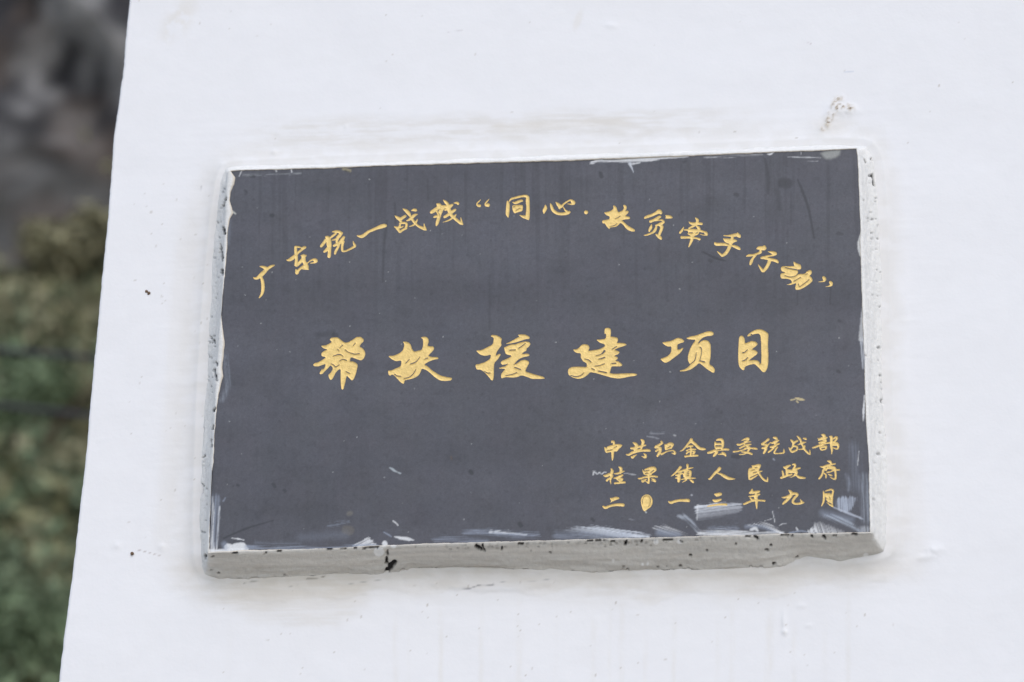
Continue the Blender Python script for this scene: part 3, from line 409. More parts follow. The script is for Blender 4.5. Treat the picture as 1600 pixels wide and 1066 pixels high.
P3 = R_ + NN * ((rough * fade * (1 - .25 * (1 - isb[None, :]) - .45 * isb[None, :] * (kb < 20))) - pit * .0035)[..., None]
P3[:3] = R_[:3] + np.array([0, -1, 0]) * (np.clip(rough[:3], -.001, .002) * .25)[..., None]
rough_side = 1 - .55 * (1 - isb[None, :]) * np.ones(bx.shape)
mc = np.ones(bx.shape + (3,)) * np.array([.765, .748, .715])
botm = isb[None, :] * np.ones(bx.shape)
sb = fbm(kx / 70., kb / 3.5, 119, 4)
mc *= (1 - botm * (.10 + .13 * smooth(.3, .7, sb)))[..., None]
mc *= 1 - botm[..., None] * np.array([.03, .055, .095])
lft = np.zeros(nP); lft[b0 + SEG[2]:] = 1
mc *= (1 - .05 * lft[None, :] * smooth(.3, .7, fbm(kx / 40., kb / 4., 121)))[..., None]
cement = smooth(.62, .72, fbm(kx / 7., kb / 3., 123, 3)) * .22 * (1 - botm * .5)
mc = mc * (1 - cement[..., None]) + np.array([.60, .59, .56]) * cement[..., None]
wp = np.zeros(bx.shape)
for x, y, r in [(600,849,5.5),(615,853,4.5),(592,862,8),(958,876,2.2),(1004,882,2),(1012,881,2),(1353,868,4),(548,899,2.5),(1025,847,4),(1062,846,4)]:
    wp = np.maximum(wp, smooth(r + 1, r - 1, np.hypot(bx - x, by - y)))
mc = mc * (1 - wp[..., None]) + np.array([.80, .79, .77]) * wp[..., None]
# cream edge where the old coat shows at the lip
crk = botm * (kb >= len(rows) - 5) * smooth(.52, .62, fbm(kx / 22., kb * 0, 131, 4)) * smooth(.35, .6, fbm(kx / 4., kb / 1.5, 133, 2)) * .8
mc = mc * (1 - crk[..., None]) + np.array([.10, .09, .08]) * crk[..., None]
lipm = (kb <= 1) * .8; mc = mc * (1 - lipm[..., None]) + np.array([.62, .52, .38]) * lipm[..., None] * 1.0
pm = np.clip(pit, 0, 1)[..., None]; mc = mc * (1 - pm) + np.array([.022, .020, .02]) * pm
V = P3.reshape(-1, 3) - PL; idx = np.arange(len(V)).reshape(len(rows), nP)
Q = np.stack([idx[:-1], np.roll(idx, -1, 1)[:-1], np.roll(idx, -1, 1)[1:], idx[1:]], -1).reshape(-1, 4)
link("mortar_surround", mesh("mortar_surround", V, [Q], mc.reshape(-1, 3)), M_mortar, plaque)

# --- slab face as a lattice (0.6 mm) with the lettering cut into it
HX = .0006
OX, OZ = unp(Epoly[:, 0], Epoly[:, 1], -T)
x0, x1, z0, z1 = OX.min() - .0012, OX.max() + .0012, OZ.min() - .0012, OZ.max() + .0012
nx = int((x1 - x0) / HX / 2) * 2 + 3; nzz = int((z1 - z0) / HX / 2) * 2 + 3
gx = x0 + np.arange(nx) * HX; gz = z0 + np.arange(nzz) * HX
GX, GZ = np.meshgrid(gx, gz); LX, LY = prj(GX, np.full(GX.shape, -T), GZ)
PXM = .00091                                                   # metres per photo pixel on the slab
phi = np.full(GX.shape, -99.); own = np.full(GX.shape, -1, np.int32)
GL = []
for line in GLYPHS.strip().splitlines():
    ch, grp, oxs, oys, sc, dat = line.split('|') if line.count('|') == 5 else (lambda a: (a[0], a[1], *a[2].split(','), a[3]))(line.split('|'))
    GL.append((ch, grp, float(oxs), float(oys), float(sc), dat))
def window(xa, xb, ya, yb):
    xs, zs = unp([xa, xb, xa, xb], [ya, ya, yb, yb], -T)
    i0, i1 = int((xs.min() - x0) / HX) - 2, int((xs.max() - x0) / HX) + 3; k0, k1 = int((zs.min() - z0) / HX) - 2, int((zs.max() - z0) / HX) + 3
    return slice(max(k0, 0), min(k1, nzz)), slice(max(i0, 0), min(i1, nx))
for gi, (ch, grp, gx0, gy0, sc, dat) in enumerate(GL):
    items = []; allp = []
    for it in dat.split(';'):
        it = it.strip(); items.append(it)
    # polygons use ';' between their points too: join them back
    parts = []; 
    for it in items:
        if it[:2] in ('s ', 'p ', 'g '): parts.append(it)
        else: parts[-1] += ' ' + it
    prs = []
    for it in parts:
        P = np.array([[float(v) for v in q.split(',')] for q in it[2:].split()])
        P[:, 0] = gx0 + P[:, 0] / sc; P[:, 1] = gy0 + P[:, 1] / sc
        if P.shape[1] == 3: P[:, 2] /= sc
        prs.append((it[0], P)); allp.append(P[:, :2])
    A = np.vstack(allp); sl_ = window(A[:, 0].min() - 9, A[:, 0].max() + 9, A[:, 1].min() - 9, A[:, 1].max() + 9)
    X, Y = LX[sl_], LY[sl_]; f = np.full(X.shape, -99.)
    for t, P in prs:
        if t == 's': np.maximum(f, sd_stroke(X, Y, P), out=f)
        elif t == 'p': np.maximum(f, sd_poly(X, Y, P), out=f)
    f += (fbm(X / 1.6, Y / 1.6, 200 + gi, 2) - .5) * .35
    for t, P in prs:
        if t == 'g': np.minimum(f, -sd_stroke(X, Y, P) , out=f)
    up = f > phi[sl_]; phi[sl_] = np.where(up, f, phi[sl_]); own[sl_] = np.where(up, gi, own[sl_])
phi = phi * PXM
phi[np.abs(phi) < 2e-5] = -2e-5
# own colour of the slate face
sc_ = np.ones(GX.shape + (3,)) * np.array(STONE)
cl = .84 + .32 * fbm(LX / 260, LY / 50, 301, 4)
cl *= 1 - .09 * np.exp(-((LY - 470 + (LX - 850) * .03 + 30 * (fbm(LX / 150, LY / 90, 302) - .5)) / 42) ** 2)
cl *= 1 - .17 * smooth(.54, .74, fbm(LX / 7, LY / 150, 315, 4)) * smooth(560, 300, LY)      # faint runs of rain
cl *= 1 - .10 * smooth(.60, .76, fbm(LX / 6, LY / 5, 316, 4)) - .07 * smooth(.55, .75, fbm(LX / 30, LY / 18, 317, 4))
cl *= 1 + .06 * smooth(.6, .72, fbm(LX / 3.5, LY / 3.0, 318, 3)); cl *= (1 - .08 * smooth(600, 800, LY)) * (.86 + .24 * fbm(LX / 55, LY / 42, 319, 3)) * (.95 + .10 * fbm(LX / 2.2, LY / 2.2, 320, 2)); sc_ *= cl[..., None]
sc_ *= (1 + .10 * (fbm(LX / 5, LY / 60, 303, 3) - .5) + .16 * (fbm(LX / 4, LY / 4, 305, 3) - .5))[..., None]
sc_[..., 0] *= 1 + .06 * (fbm(LX / 30, LY / 30, 307) - .5); sc_[..., 2] *= 1 + .06 * (fbm(LX / 40, LY / 40, 309) - .5)
def blend(shape_f, P, c, a, soft=.5, stk=None, sm_=True):
    P = np.array(P, float); m_ = 14
    s = window(P[:, 0].min() - m_, P[:, 0].max() + m_, P[:, 1].min() - m_, P[:, 1].max() + m_)
    X, Y = LX[s], LY[s]
    d = sd_stroke(X, Y, P, sm_) if P.shape[1] == 3 else sd_poly(X, Y, P)
    d = d + (fbm(X / 3, Y / 3, 311, 2) - .5) * 1.2
    if stk:
        ca_, sa_ = math.cos(stk[0]), math.sin(stk[0])
        d = d + (fbm((X * ca_ + Y * sa_) / 45, (-X * sa_ + Y * ca_) / 1.7, 321, 3) - .5) * 9 * np.clip(np.ptp(P[:, 0]) / 40, .25, 1)
    m = smooth(-soft, soft, d) * a
    if stk:                                                       # brush hairs run along this direction
        if len(stk) > 2:                                          # paint thins out away from where the brush was set down
            fx0, fy0, fdx, fdy = stk[2]; m = m * np.clip(1 - ((X - fx0) * fdx + (Y - fy0) * fdy), 0, 1)
        ang, thr = stk[:2]; uu = (X * math.cos(ang) + Y * math.sin(ang)) / 80; vv = (-X * math.sin(ang) + Y * math.cos(ang)) / 1.5
        m = m * (.12 + .88 * smooth(thr - .22, thr + .22, fbm(uu, vv, 313, 4)))
    m = m[..., None]; sc_[s] = sc_[s] * (1 - m) + np.array(c) * m
WP = (.72, .72, .72); BL = (.30, .34, .42); DK = (.030, .031, .036)
# dark runs, blotches and dots
for P, a, so2 in [([(1195,248,3),(1200,276,6),(1200,302,4)],.4,2),([(1223,286,16),(1231,287,16)],.45,3),([(1214,299,8),(1219,327,6)],.25,3),([(1246,280,2),(1255,302,4),(1264,329,4),(1272,372,3)],.5,1),([(1097,393,1.5),(1117,403,4),(1134,408,1.5)],.6,.7),([(1109,407,6),(1111,408,6)],.45,1.5),
    ([(1298,450,2),(1297,476,2)],.45,.8),([(1246,455,2),(1246,476,2)],.35,.8),([(605,345,4),(600,385,4),(598,440,3)],.35,1.5),([(617,318,3),(618,350,3)],.35,1),([(765,430,3),(765,515,3)],.25,1.5),([(668,280,2),(669,315,2)],.3,1),([(1236,300,3),(1236,350,3)],.25,1.5),([(350,841,2),(385,826,3),(428,813,1.5)],.5,1),([(333,720,8),(331,800,8)],.2,3),
    ([(392,275,5),(397,276,5)],.45,1),([(424,337,6),(426,337,6)],.5,1),([(383,298,4),(385,300,4)],.4,1),([(427,757,6),(429,760,6)],.45,1),([(444,766,5),(446,768,5)],.4,1),([(371,758,4),(373,759,3)],.5,.8),([(812,819,7),(814,821,7)],.5,1),([(938,271,6),(940,276,6)],.5,1),([(925,811,5),(928,814,4)],.5,1),([(1068,254,4),(1071,252,4)],.3,1),([(1149,304,6),(1152,305,6)],.4,1),
    ([(1309,580,5),(1311,581,5)],.45,1),([(1311,501,4),(1313,502,4)],.4,1),([(1310,365,6),(1316,366,4)],.35,1.5),([(1145,713,6),(1153,714,7),(1158,713,3)],.5,1),([(1140,688,3),(1146,700,5)],.2,1.5),([(497,523,8),(520,521,10)],.3,3),([(522,523,7),(526,524,6)],.4,1.5),([(735,737,7),(737,739,7)],.55,1.5),([(499,420,6),(499,450,6)],.18,3),([(1042,440,4),(1043,470,3)],.15,2),([(1296,620,5),(1300,636,5)],.15,2),([(542,430,4),(542,470,4)],.12,2)]:
    blend('s', P, DK, min(1.45 * a, .9), so2)
for q in range(420):
    x = rng.uniform(345, 1350); y = rng.uniform(260, 840); r = rng.uniform(1.2, 3.6)
    blend('s', [(x, y, r), (x + rng.uniform(-1.5, 1.5), y + rng.uniform(-1.5, 2), r)], DK, rng.uniform(.12, .42), .9, None, False)
for q in range(75):
    x = rng.uniform(345, 1350); y = rng.uniform(260, 840); r = rng.uniform(.7, 1.3)
    blend('s', [(x, y, r), (x + .6, y + .6, r)], (.5, .5, .48), rng.uniform(.25, .8), .5, None, False)
blend('s', [(541,828,14),(546,829,15)], (.16,.14,.11), .4, 2); blend('s', [(545,803,7),(548,802,7)], (.20,.18,.14), .4, 2)
blend('s', [(537,264,5),(546,267,6)], (.30,.26,.15), .7, 1); blend('s', [(539,267,2),(546,269,2)], DK, .8, .6)
blend('s', [(705,714,3),(706,718,2)], (.10,.07,.05), .6, 1)
for P in ([(1236,625,2),(1242,624,2)], [(1243,622,2.5),(1250,624,4),(1257,625,2)], [(1245,627,3),(1247,629,2)]): blend('s', P, (.62,.50,.25), .8, .6)
# white paint dragged over the slate
A0 = 0.0
for P, c, a, so2, stk in [
    ([(331,776,2),(333,800,4),(331,835,5),(333,860,7)], WP, .85, .8, (1.6,.45)),
    ([(343,792,2),(341,820,3),(338,860,3)], WP, .85, .6, (1.65,.4)), ([(336,780,14),(334,850,12)], BL, .55, 3, (1.62,.5)), ([(349,783,2),(352,778,1.5)], BL, .6, 1, None),
    ([(328,861,6),(340,861.5,6),(386,858,5)], WP, .95, .8, None), ([(351,860),(350,853),(355,849),(362,851),(368,849),(378,847),(384,850),(387,859)], WP, .95, .8, None),
    ([(362,841,1),(372,842,2),(381,844,1)], WP, .9, .5, None), ([(350,850,8),(352,856,8)], BL, .5, 2, None),
    ([(386,856,5),(430,857,7),(480,857,5),(560,855,3)], BL, .75, 2, (-.02,.42)), ([(400,848,6),(470,851,5)], BL, .35, 2, (-.02,.5)),
    ([(512,822,2),(530,818,4),(545,815,2)], BL, .6, 1.5, (-.15,.45)), ([(470,840,12),(540,835,10)], BL, .16, 5, None),
    ([(552,852),(566,845),(576,839),(584,847),(592,853),(575,854)], WP, .85, .8, (-.45,.45)), ([(552,853,3),(575,852,4),(590,853,3)], BL, .7, 1, None),
    ([(600,832,1.5),(606,835,2),(612,839,1.5)], BL, .8, .6, None), ([(614,838),(625,838.5),(640,840),(649,845),(635,845),(624,843)], WP, .9, .7, None),
    ([(601,849,8),(603,852,6)], WP, .95, .7, None), ([(614,814,1.3),(618,817,2),(622,821,1.2)], WP, .85, .5, None),
    ([(766,831,2),(785,832,3),(822,835,1.5)], WP, .85, .7, (.06,.3)), ([(725,834,4),(760,831,9),(800,836,9),(840,836,5)], BL, .75, 2.5, (.03,.42)), ([(680,845,6),(700,842,8),(760,846,6)], BL, .5, 2.5, (-.05,.45)),
    ([(868,836),(880,828),(900,824),(925,822),(950,825),(985,830),(1022,838),(980,843),(900,844),(870,844)], (.62,.65,.70), .95, 1.2, (.13,.42,(925,822,-.012,.05))), ([(870,836,10),(910,838,14),(980,836,10)], BL, .45, 3, (.05,.45)),
    ([(1018,824),(1036,822),(1055,828),(1078,838),(1050,838),(1030,830)], WP, .8, 1.2, (.3,.4,(1036,822,0,.06))), ([(1030,832,10),(1060,836,8)], BL, .5, 3, None),
    ([(1058,807,2),(1070,808,6),(1080,815,6),(1090,829,4),(1098,836,3)], (.40,.43,.48), .75, 1.5, (.8,.38)),
    ([(1085,792),(1094,788),(1106,788),(1110,785.5),(1135,784),(1158,785),(1160,800),(1130,806),(1118,822),(1092,826),(1089,808)], (.74,.76,.80), 1.0, .9, (-.12,.40,(1100,786,.006,.036))),
    ([(1090,790,3),(1089,812,1.2)], WP, .6, .7, None),
    ([(1092,834,5),(1112,832,8),(1140,833,8),(1172,835,7),(1222,834,3)], WP, .9, 1.2, (0,.40)), ([(1110,828,10),(1150,826,8)], BL, .6, 3, (.1,.4)),
    ([(1170,821,2),(1186,819,4),(1203,824,5),(1220,833,4)], WP, .85, .8, (.35,.5)), ([(1166,823,5),(1190,823,5),(1210,831,5)], BL, .5, 2, None), ([(1173,828,3),(1180,826,5),(1184,830,3)], WP, .8, .7, None),
    ([(1207,799,1),(1209,808,1.4),(1211,817,1)], WP, .7, .4, None), ([(1195,814,1.3),(1208,810,1)], WP, .6, .4, None), ([(1217,822,1.2),(1222,819,1),(1229,818,1)], WP, .7, .4, None), ([(1244,824,1.5),(1246,828,2)], WP, .9, .5, None), ([(1233,833,2),(1250,830,2),(1262,831,1)], BL, .7, .7, None),
    ([(1260,833),(1270,824),(1275,816),(1290,817),(1305,825),(1322,832),(1300,834)], WP, .9, .9, (1.25,.38,(1290,834,.02,-.05))), ([(1345,828,10),(1355,827,10)], (.45,.47,.5), .7, 2, (1.5,.45)),
    ([(1288,806,3),(1305,810,8),(1322,816,9),(1335,825,5),(1346,832,3)], (.42,.46,.52), .75, 2, (.45,.38)), ([(1285,802,8),(1330,812,8)], BL, .4, 4, None),
    ([(1304,793),(1306,780),(1318,777),(1338,776),(1338,784),(1326,800),(1318,799)], (.42,.46,.54), .85, 1.2, (1.5,.40)), ([(1303,793,1.5),(1320,800,3),(1348,811,2)], (.5,.53,.6), .8, .8, None),
    ([(1350,745,12),(1352,780,12),(1353,812,12)], (.36,.40,.46), .55, 3, (1.56,.52)), ([(1322,742,4),(1326,752,5),(1326,766,4)], (.3,.33,.4), .55, 2, (1.56,.4)), ([(1334,700,14),(1340,760,14)], BL, .28, 6, (1.56,.52)),
    ([(1342,705,1),(1340,727,1.2)], WP, .6, .5, None), ([(1351,618,1.5),(1349.5,640,3),(1349,658,1.2)], WP, .95, .5, None), ([(1347,530,6),(1349,555,6),(1350,575,3)], (.6,.62,.66), .85, 1.2, (1.5,.35)),
    ([(1350,470,3),(1347,500,5),(1345,530,7)], (.50,.50,.50), .8, 1, None), ([(1346,363),(1342,370),(1339.5,382),(1341,392),(1344,402),(1350,400),(1350,365)], (.62,.62,.60), .9, .8, None), ([(1347,402,3),(1348,440,3)], (.45,.45,.45), .7, 1, None),
    ([(1281,238),(1314,233),(1311,244),(1300,248),(1290,249)], (.34,.345,.32), .8, 2, None), ([(1231,245.3,1),(1255,246,1.4),(1282,246.5,1)], WP, .6, .5, None), ([(1262,252,1),(1278,252,1)], WP, .35, .5, None), ([(1199,241,1),(1204,241,3),(1211,236,2)], WP, .85, .6, None), ([(1252,233,1),(1252,241,1)], WP, .6, .4, None),
    ([(925,254,3),(935,250,5),(960,250,7),(985,249,10),(1010,248,8),(1050,247,4),(1075,245,2)], WP, .85, .8, (-.03,.46)), ([(984,256,5),(987,262,2.5),(990,270,.8)], (.6,.62,.66), .8, .5, None), ([(984,258,2),(1000,254,2)], WP, .6, .6, None), ([(1100,246,3),(1140,243,4),(1190,241,3)], WP, .55, .8, (-.03,.52)),
    ([(380,272,1),(420,271,1),(470,270,1)], (.4,.42,.42), .5, .5, (0,.5)), ([(374,275,1.5),(377,268,2)], WP, .7, .5, None), ([(431,265,2),(432,268,2)], WP, .8, .5, None), ([(455,264,2),(456,269,2)], WP, .8, .5, None),
    ([(362,330,3),(368,334,2)], (.5,.5,.44), .9, .6, None), ([(352,555,5),(356,600,7),(347,625,6)], (.32,.36,.42), .45, 3, (1.5,.45)), ([(355,380,6),(357,345,6)], (.22,.25,.30), .4, 3, None),
    ([(609,731,1.5),(613,733,3.5),(617,736,3),(621,738,1.6),(626,740,1.8)], (.42,.46,.48), .9, .7, None),
    ([(926,736,1),(931,736,1)], (.4,.4,.4), .6, .5, None), ([(927,742,2),(928,738,2),(931,739,1.5),(933,741,1.5),(937,738.5,2),(940,741,1.5),(944,738,1.5),(947,738,1.5)], (.62,.62,.62), .85, .4, None), ([(975,740,.8),(981,740,1.5),(985,741,1.5),(993,742,1)], (.5,.5,.5), .7, .4, None),
    ([(1017,676.7,2),(1024,678.5,3),(1037,676.5,2)], (.30,.31,.33), .6, 1, (0,.4)), ([(1011,682.3,1.5),(1020,683,2),(1029,685.8,1.5)], (.32,.33,.35), .65, .6, None), ([(1053,680,2.5),(1055,681,2.5)], (.42,.42,.42), .7, .6, None),
    ([(1208,717,1),(1210,719,1.8)], (.4,.42,.48), .8, .5, None), ([(983,811,1),(992,813,1.2)], (.3,.31,.34), .6, .5, None), ([(1009,800,2),(1010,801,2)], (.45,.48,.45), .9, .5, None), ([(1080,773.5,1.8),(1081,774,1.8)], (.6,.62,.66), .9, .5, None)]:
    blend('x', P, c, a * .92, so2 * 1.5, stk)
# cells near the lettering keep the fine lattice, the rest is twice as coarse
nX, nZ = (nx - 1) // 2, (nzz - 1) // 2
hot = phi > -2.5 * HX
H2 = hot[:-1, :-1] | hot[1:, :-1] | hot[:-1, 1:] | hot[1:, 1:]
ref = H2[:2 * nZ, :2 * nX].reshape(nZ, 2, nX, 2).any((1, 3))
nid = np.arange(nx * nzz).reshape(nzz, nx)
inE = sd_poly(LX[::2, ::2], LY[::2, ::2], Epoly, False) > .4; inE = (inE[:-1, :-1] & inE[1:, :-1] & inE[:-1, 1:] & inE[1:, 1:])[:nZ, :nX]
ci, cj = np.nonzero(~ref & inE); a_, b_ = ci * 2, cj * 2
coarse = np.stack([nid[a_, b_], nid[a_, b_ + 2], nid[a_ + 2, b_ + 2], nid[a_ + 2, b_]], -1)
fi, fj = np.nonzero(np.repeat(np.repeat(ref, 2, 0), 2, 1))
ins = phi > 0
c4 = np.stack([nid[fi, fj], nid[fi, fj + 1], nid[fi + 1, fj + 1], nid[fi + 1, fj]], -1)
s4 = ins.ravel()[c4]; cnt = s4.sum(1)
slabq = c4[cnt == 0]; goldq = c4[cnt == 4]; bd = c4[(cnt > 0) & (cnt < 4)]
extra = []; ekey = {}
pf = phi.ravel(); gxf, gzf = GX.ravel(), GZ.ravel(); scf = sc_.reshape(-1, 3); NB0 = nx * nzz
def cross(a, b):
    k = (a, b) if a < b else (b, a)
    if k not in ekey:
        t = pf[a] / (pf[a] - pf[b]); ekey[k] = NB0 + len(extra)
        extra.append((gxf[a] + (gxf[b] - gxf[a]) * t, gzf[a] + (gzf[b] - gzf[a]) * t, a))
    return ekey[k]
sl_p, go_p = [], []; pfb = pf > 0
for c in bd.tolist():
    s = [pfb[v] for v in c]; g = []; o = []
    for q in range(4):
        v, u = c[q], c[(q + 1) % 4]
        (g if s[q] else o).append(v)
        if s[q] != s[(q + 1) % 4]: e = cross(v, u); g.append(e); o.append(e)
    if s in ([True, False, True, False], [False, True, False, True]):
        go_p.append(g)                                           # hexagon of gold, two corners of slate
        for q in range(4):
            if not s[q]: sl_p.append([cross(c[q - 1], c[q]), c[q], cross(c[q], c[(q + 1) % 4])])
    else: sl_p.append(o); go_p.append(g)
EX = np.array(extra); owne = own.ravel()
allx = np.concatenate([gxf, EX[:, 0]]); allz = np.concatenate([gzf, EX[:, 1]])
depth = .0009 * (1 - np.exp(-np.clip(pf, 0, None) / .00055)) * (1 + .55 * (fbm(gxf * 700, gzf * 700, 401, 2) - .5))
depth = np.concatenate([depth, np.zeros(len(EX))])
def compact(faces):
    fl = np.concatenate([f.ravel() for f in faces]); u, inv = np.unique(fl, return_inverse=True); out = []; p = 0
    for f in faces: out.append(inv[p:p + f.size].reshape(f.shape)); p += f.size
    return u, out
u, ff = compact([coarse, slabq] + bucket(sl_p))
V = np.stack([allx[u], np.full(len(u), -T), allz[u]], -1) - PL
ecol = np.vstack([scf, scf[EX[:, 2].astype(int)]])[u]
B = .018; cx_, cy_ = Epoly.mean(0); ip = Epoly + (np.array([cx_, cy_]) - Epoly) / np.linalg.norm(Epoly - [cx_, cy_], axis=1)[:, None] * 1.0
bxx, bzz = unp(ip[:, 0], ip[:, 1], -T); ne = len(ip)             # sides and back of the slab
bv = np.vstack([np.stack([bxx, np.full(ne, yq), bzz], 1) for yq in (-T + .0001, -T + B)]) - PL
n0 = len(V); V = np.vstack([V, bv]); ecol = np.vstack([ecol, np.tile(STONE, (2 * ne, 1))]); jj = np.arange(ne)
bq = np.stack([jj, jj + ne, (jj + 1) % ne + ne, (jj + 1) % ne], 1) + n0; ff = ff + [np.arange(n0 + ne, n0 + 2 * ne)[None, :]]
link("stone_slab", mesh("stone_slab", V, ff + [bq], ecol, False), M_stone, plaque)
# gold characters, each its own piece
gown = owne[goldq[:, 0]]
pol_own = {}
for p in go_p:
    vs = [v for v in p if v < NB0]; pol_own.setdefault(int(owne[vs[0]]), []).append(p)
where = {'a': 'in the arched line across the top', 'b': 'in the large middle line', 'c': 'in the small lines at the lower right'}
seen = {}
for gi, (ch, grp, *_r) in enumerate(GL):
    fs = [goldq[gown == gi]] + bucket(pol_own.get(gi, [])); fs = [f for f in fs if len(f)]
    if not fs: continue
    u, ff = compact(fs)
    V = np.stack([allx[u], -T + depth[u], allz[u]], -1) - PL
    nm = "engraved_quotation_mark" if ch in '“”' else "engraved_dot" if ch == '·' else "engraved_character"
    o = link(nm, mesh(nm, V, ff, None, True), M_gold, plaque)
    o['label'] = "gold engraved %s %s %s" % ("character" if nm.endswith("character") else "mark", ch, where[grp])

# ------------------------------------------------------------ ground, hillside and cliff behind
g = mesh("ground", [(-300, -300, 0), (300, -300, 0), (300, 300, 0), (-300, 300, 0)], [np.array([[0, 1, 2, 3]])], np.tile([.47, .43, .37], (4, 1)), False)
tag(link("ground", g, M_soil), kind="structure")
xs = np.arange(-22, 12.01, .14)
prof = [(8, -.3), (11, 3.8), (14, 7.4), (17, 11.0), (19.0, 13.4)]
def terrain(xs, ts, f):
    X, Tt = np.meshgrid(xs, ts); Y, Z, C = f(X, Tt)
    V = np.stack([X, Y, Z], -1).reshape(-1, 3); I = np.arange(X.size).reshape(X.shape)
    Q = np.stack([I[:-1, :-1], I[:-1, 1:], I[1:, 1:], I[1:, :-1]], -1).reshape(-1, 4)
    return V, Q, C.reshape(-1, 3)
pa = np.array(prof, float)
def slope_z(x, y): return np.interp(y, pa[:, 0], pa[:, 1]) + (fbm(x * .5, y * .5, 501) - .5) * 1.2
def f_slope(X, Tt):
    Z = slope_z(X, Tt); n = fbm(X * 1.1, Tt * 1.1, 503)
    C = np.array([.19, .185, .115])[None, None] * (.6 + n[..., None] * .9)
    dry = smooth(.5, .65, fbm(X * .9, Tt * .6, 505))[..., None]; C = C * (1 - dry) + np.array([.16, .135, .085]) * dry
    return Tt, Z, C
V, Q, C = terrain(xs, np.arange(7.8, 19.3, .14), f_slope)
tag(link("hillside", mesh("hillside", V, [Q], C), M_soil), kind="structure")
def f_cliff(X, Tt):
    n = fbm(X * .8, Tt * .55, 511, 5); n2 = 1 - np.abs(2 * fbm(X * .9 + Tt * .5, Tt * .45, 513, 4) - 1)
    Y = 17.25 + (Tt - 10.4) * .20 - (n - .5) * 1.5 - (n2 - .6) * 1.0
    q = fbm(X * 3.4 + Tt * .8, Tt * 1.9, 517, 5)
    pale = smooth(.43, .57, q) ; C = np.array([.045, .044, .047]) * (1 - pale[..., None]) + np.array([.25, .243, .24]) * pale[..., None]  # pale grey patches scattered over dark rock
    foot_shade = (smooth(12.9, 11.6, Tt + 1.2 * (fbm(X * 1.2, Tt, 529) - .5)) * .75)[..., None]; C = C * (1 - foot_shade) + np.array([.05, .048, .042]) * foot_shade     # crevice shade painted into the colour of the rock's foot
    br = smooth(.55, .7, fbm(X * 2.2, Tt * 2.2, 519))[..., None]; C = C * (1 - .5 * br) + np.array([.10, .075, .06]) * .5 * br
    return Y, Tt, C
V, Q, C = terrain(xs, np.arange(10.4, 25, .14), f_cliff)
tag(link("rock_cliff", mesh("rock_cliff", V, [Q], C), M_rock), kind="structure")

def leaves(n, pos, size, cols, seed):
    r = np.random.default_rng(seed); a = r.normal(size=(n, 3)); a /= np.linalg.norm(a, axis=1)[:, None]
    b = np.cross(a, r.normal(size=(n, 3))); b /= np.linalg.norm(b, axis=1)[:, None]
    L = (size * r.uniform(.6, 1.4, n))[:, None]; Wd = L * .45
    v = np.stack([pos - a * L, pos + b * Wd, pos + a * L, pos - b * Wd], 1).reshape(-1, 3)
    return v, np.arange(4 * n).reshape(n, 4), np.repeat(cols, 4, 0)
n = 64000
x = np.where(rng.random(n) < .72, rng.uniform(-7.5, -2.5, n), rng.uniform(-20, 11, n)); y = rng.uniform(8.6, 17.6, n)
y = y - (fbm(x * .5, y * 0 + 3, 521) - .5) * 1.0
hgt = rng.random(n) ** 2 * (.15 + .7 * smooth(.4, .7, fbm(x * 1.0, y * 1.0, 523)))
z = slope_z(x, y) + hgt
pal = np.array([(.26, .265, .15), (.31, .30, .165), (.17, .195, .12), (.29, .27, .165), (.25, .24, .15), (.20, .265, .16)])
kk = (fbm(x * .8, y * .8, 525) * 3 + rng.random(n) * 3.4).astype(int) % 6
low = (y < 14.6) & (rng.random(n) < .5); kk[low] = rng.choice([0, 5, 5], low.sum())
v, q, c = leaves(n, np.stack([x, y, z], 1), np.full(n, .075), pal[kk] * rng.uniform(.75, 1.15, (n, 1)), 5)
tag(link("undergrowth", mesh("undergrowth", v, [q], c, False), M_leaf), "low grass and weeds covering the slope behind the wall", kind="stuff")
def tube(P, r, k=6):
    P = np.array(P, float); V = []; F = []
    for i, p in enumerate(P):
        d = P[min(i + 1, len(P) - 1)] - P[max(i - 1, 0)]; d /= np.linalg.norm(d); u_ = np.cross(d, (.3, .2, 1.)); u_ /= np.linalg.norm(u_); v_ = np.cross(d, u_)
        rr_ = r[i] if hasattr(r, '__len__') else r
        for j in range(k): V.append(p + rr_ * (math.cos(2 * math.pi * j / k) * u_ + math.sin(2 * math.pi * j / k) * v_))
    for i in range(len(P) - 1):
        for j in range(k): F.append((i * k + j, i * k + (j + 1) % k, (i + 1) * k + (j + 1) % k, (i + 1) * k + j))
    return np.array(V), np.array(F)
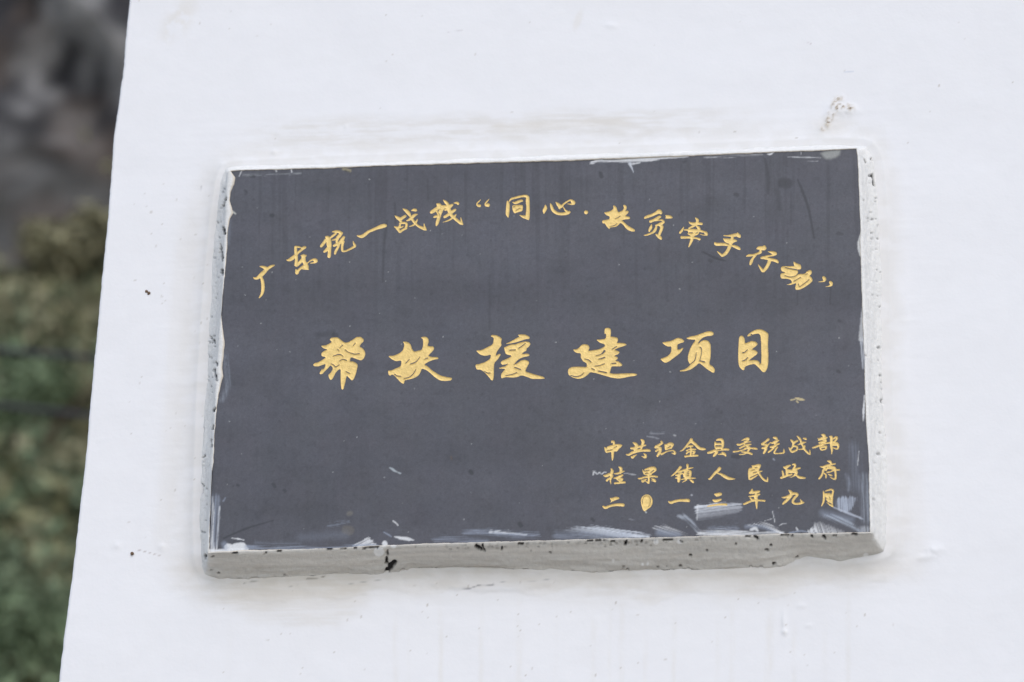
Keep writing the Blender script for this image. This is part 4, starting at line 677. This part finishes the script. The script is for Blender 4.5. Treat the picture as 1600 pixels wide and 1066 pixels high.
for i, (sx_, sy_, sr, hue) in enumerate([(-4.2, 12.5, .5, 0), (-4.75, 13.3, .45, 1), (-4.35, 14.2, .4, 1), (-5.3, 15.0, .45, 0), (-5.6, 16.9, .4, 2), (-6.3, 14.2, .7, 0)]):
    zb_ = float(slope_z(np.array([sx_]), np.array([sy_]))[0]); r0_ = np.random.default_rng(40 + i); root = link("shrub", None, loc=(sx_, sy_, zb_))
    tag(root, "leafy green shrub on the blurred slope to the left of the white wall", "shrub", "shrubs on the slope behind the wall")
    m = 1500; d = r0_.normal(size=(m, 3)); d /= np.linalg.norm(d, axis=1)[:, None]
    lob = r0_.normal(size=(7, 3)) * .45 * sr; ctr = lob[r0_.integers(0, 7, m)]
    p = ctr + d * (sr * .5 * r0_.random((m, 1)) ** .5) + np.array([0, 0, sr * .95])
    base = [(.17, .22, .125), (.20, .245, .15), (.28, .26, .16)][hue]
    v, q, c = leaves(m, p, np.full(m, .05), np.array(base) * r0_.uniform(.5, 1.5, (m, 1)), 60 + i)
    link("crown", mesh("crown", v, [q], c, False), M_leaf, root)
    Vs, Fs, nn = [], [], 0
    for k_ in range(5):
        e = lob[k_] + np.array([0, 0, sr * .9]); tv, tf = tube([(0, 0, -.1), e * .5 + [0, 0, .05], e], [.025, .016, .006]); Vs.append(tv); Fs.append(tf + nn); nn += len(tv)
    link("stem", mesh("stem", np.vstack(Vs), [np.vstack(Fs)], np.tile([.07, .05, .035], (nn, 1))), M_soil, root)
# two cables passing behind the wall
for (ya, yb, dia, lab) in [(548, 560, .032, "upper of the two dark cables crossing behind the wall's left edge"), (634, 651, .030, "lower of the two dark cables crossing behind the wall's left edge")]:
    ax, az = unp(np.array([0., 150.]), np.array([float(ya), float(yb)]), 8.0); sl2 = (az[1] - az[0]) / (ax[1] - ax[0]); P = []
    for xx in np.linspace(-22, 16, 60): P.append((xx, 8.0, az[0] + (xx - ax[0]) * sl2 + .0022 * (xx - ax[0]) ** 2))
    tv, tf = tube(P, dia / 2, 8); tag(link("cable", mesh("cable", tv, [tf]), M_cable), lab, "cable", "cables behind the wall")
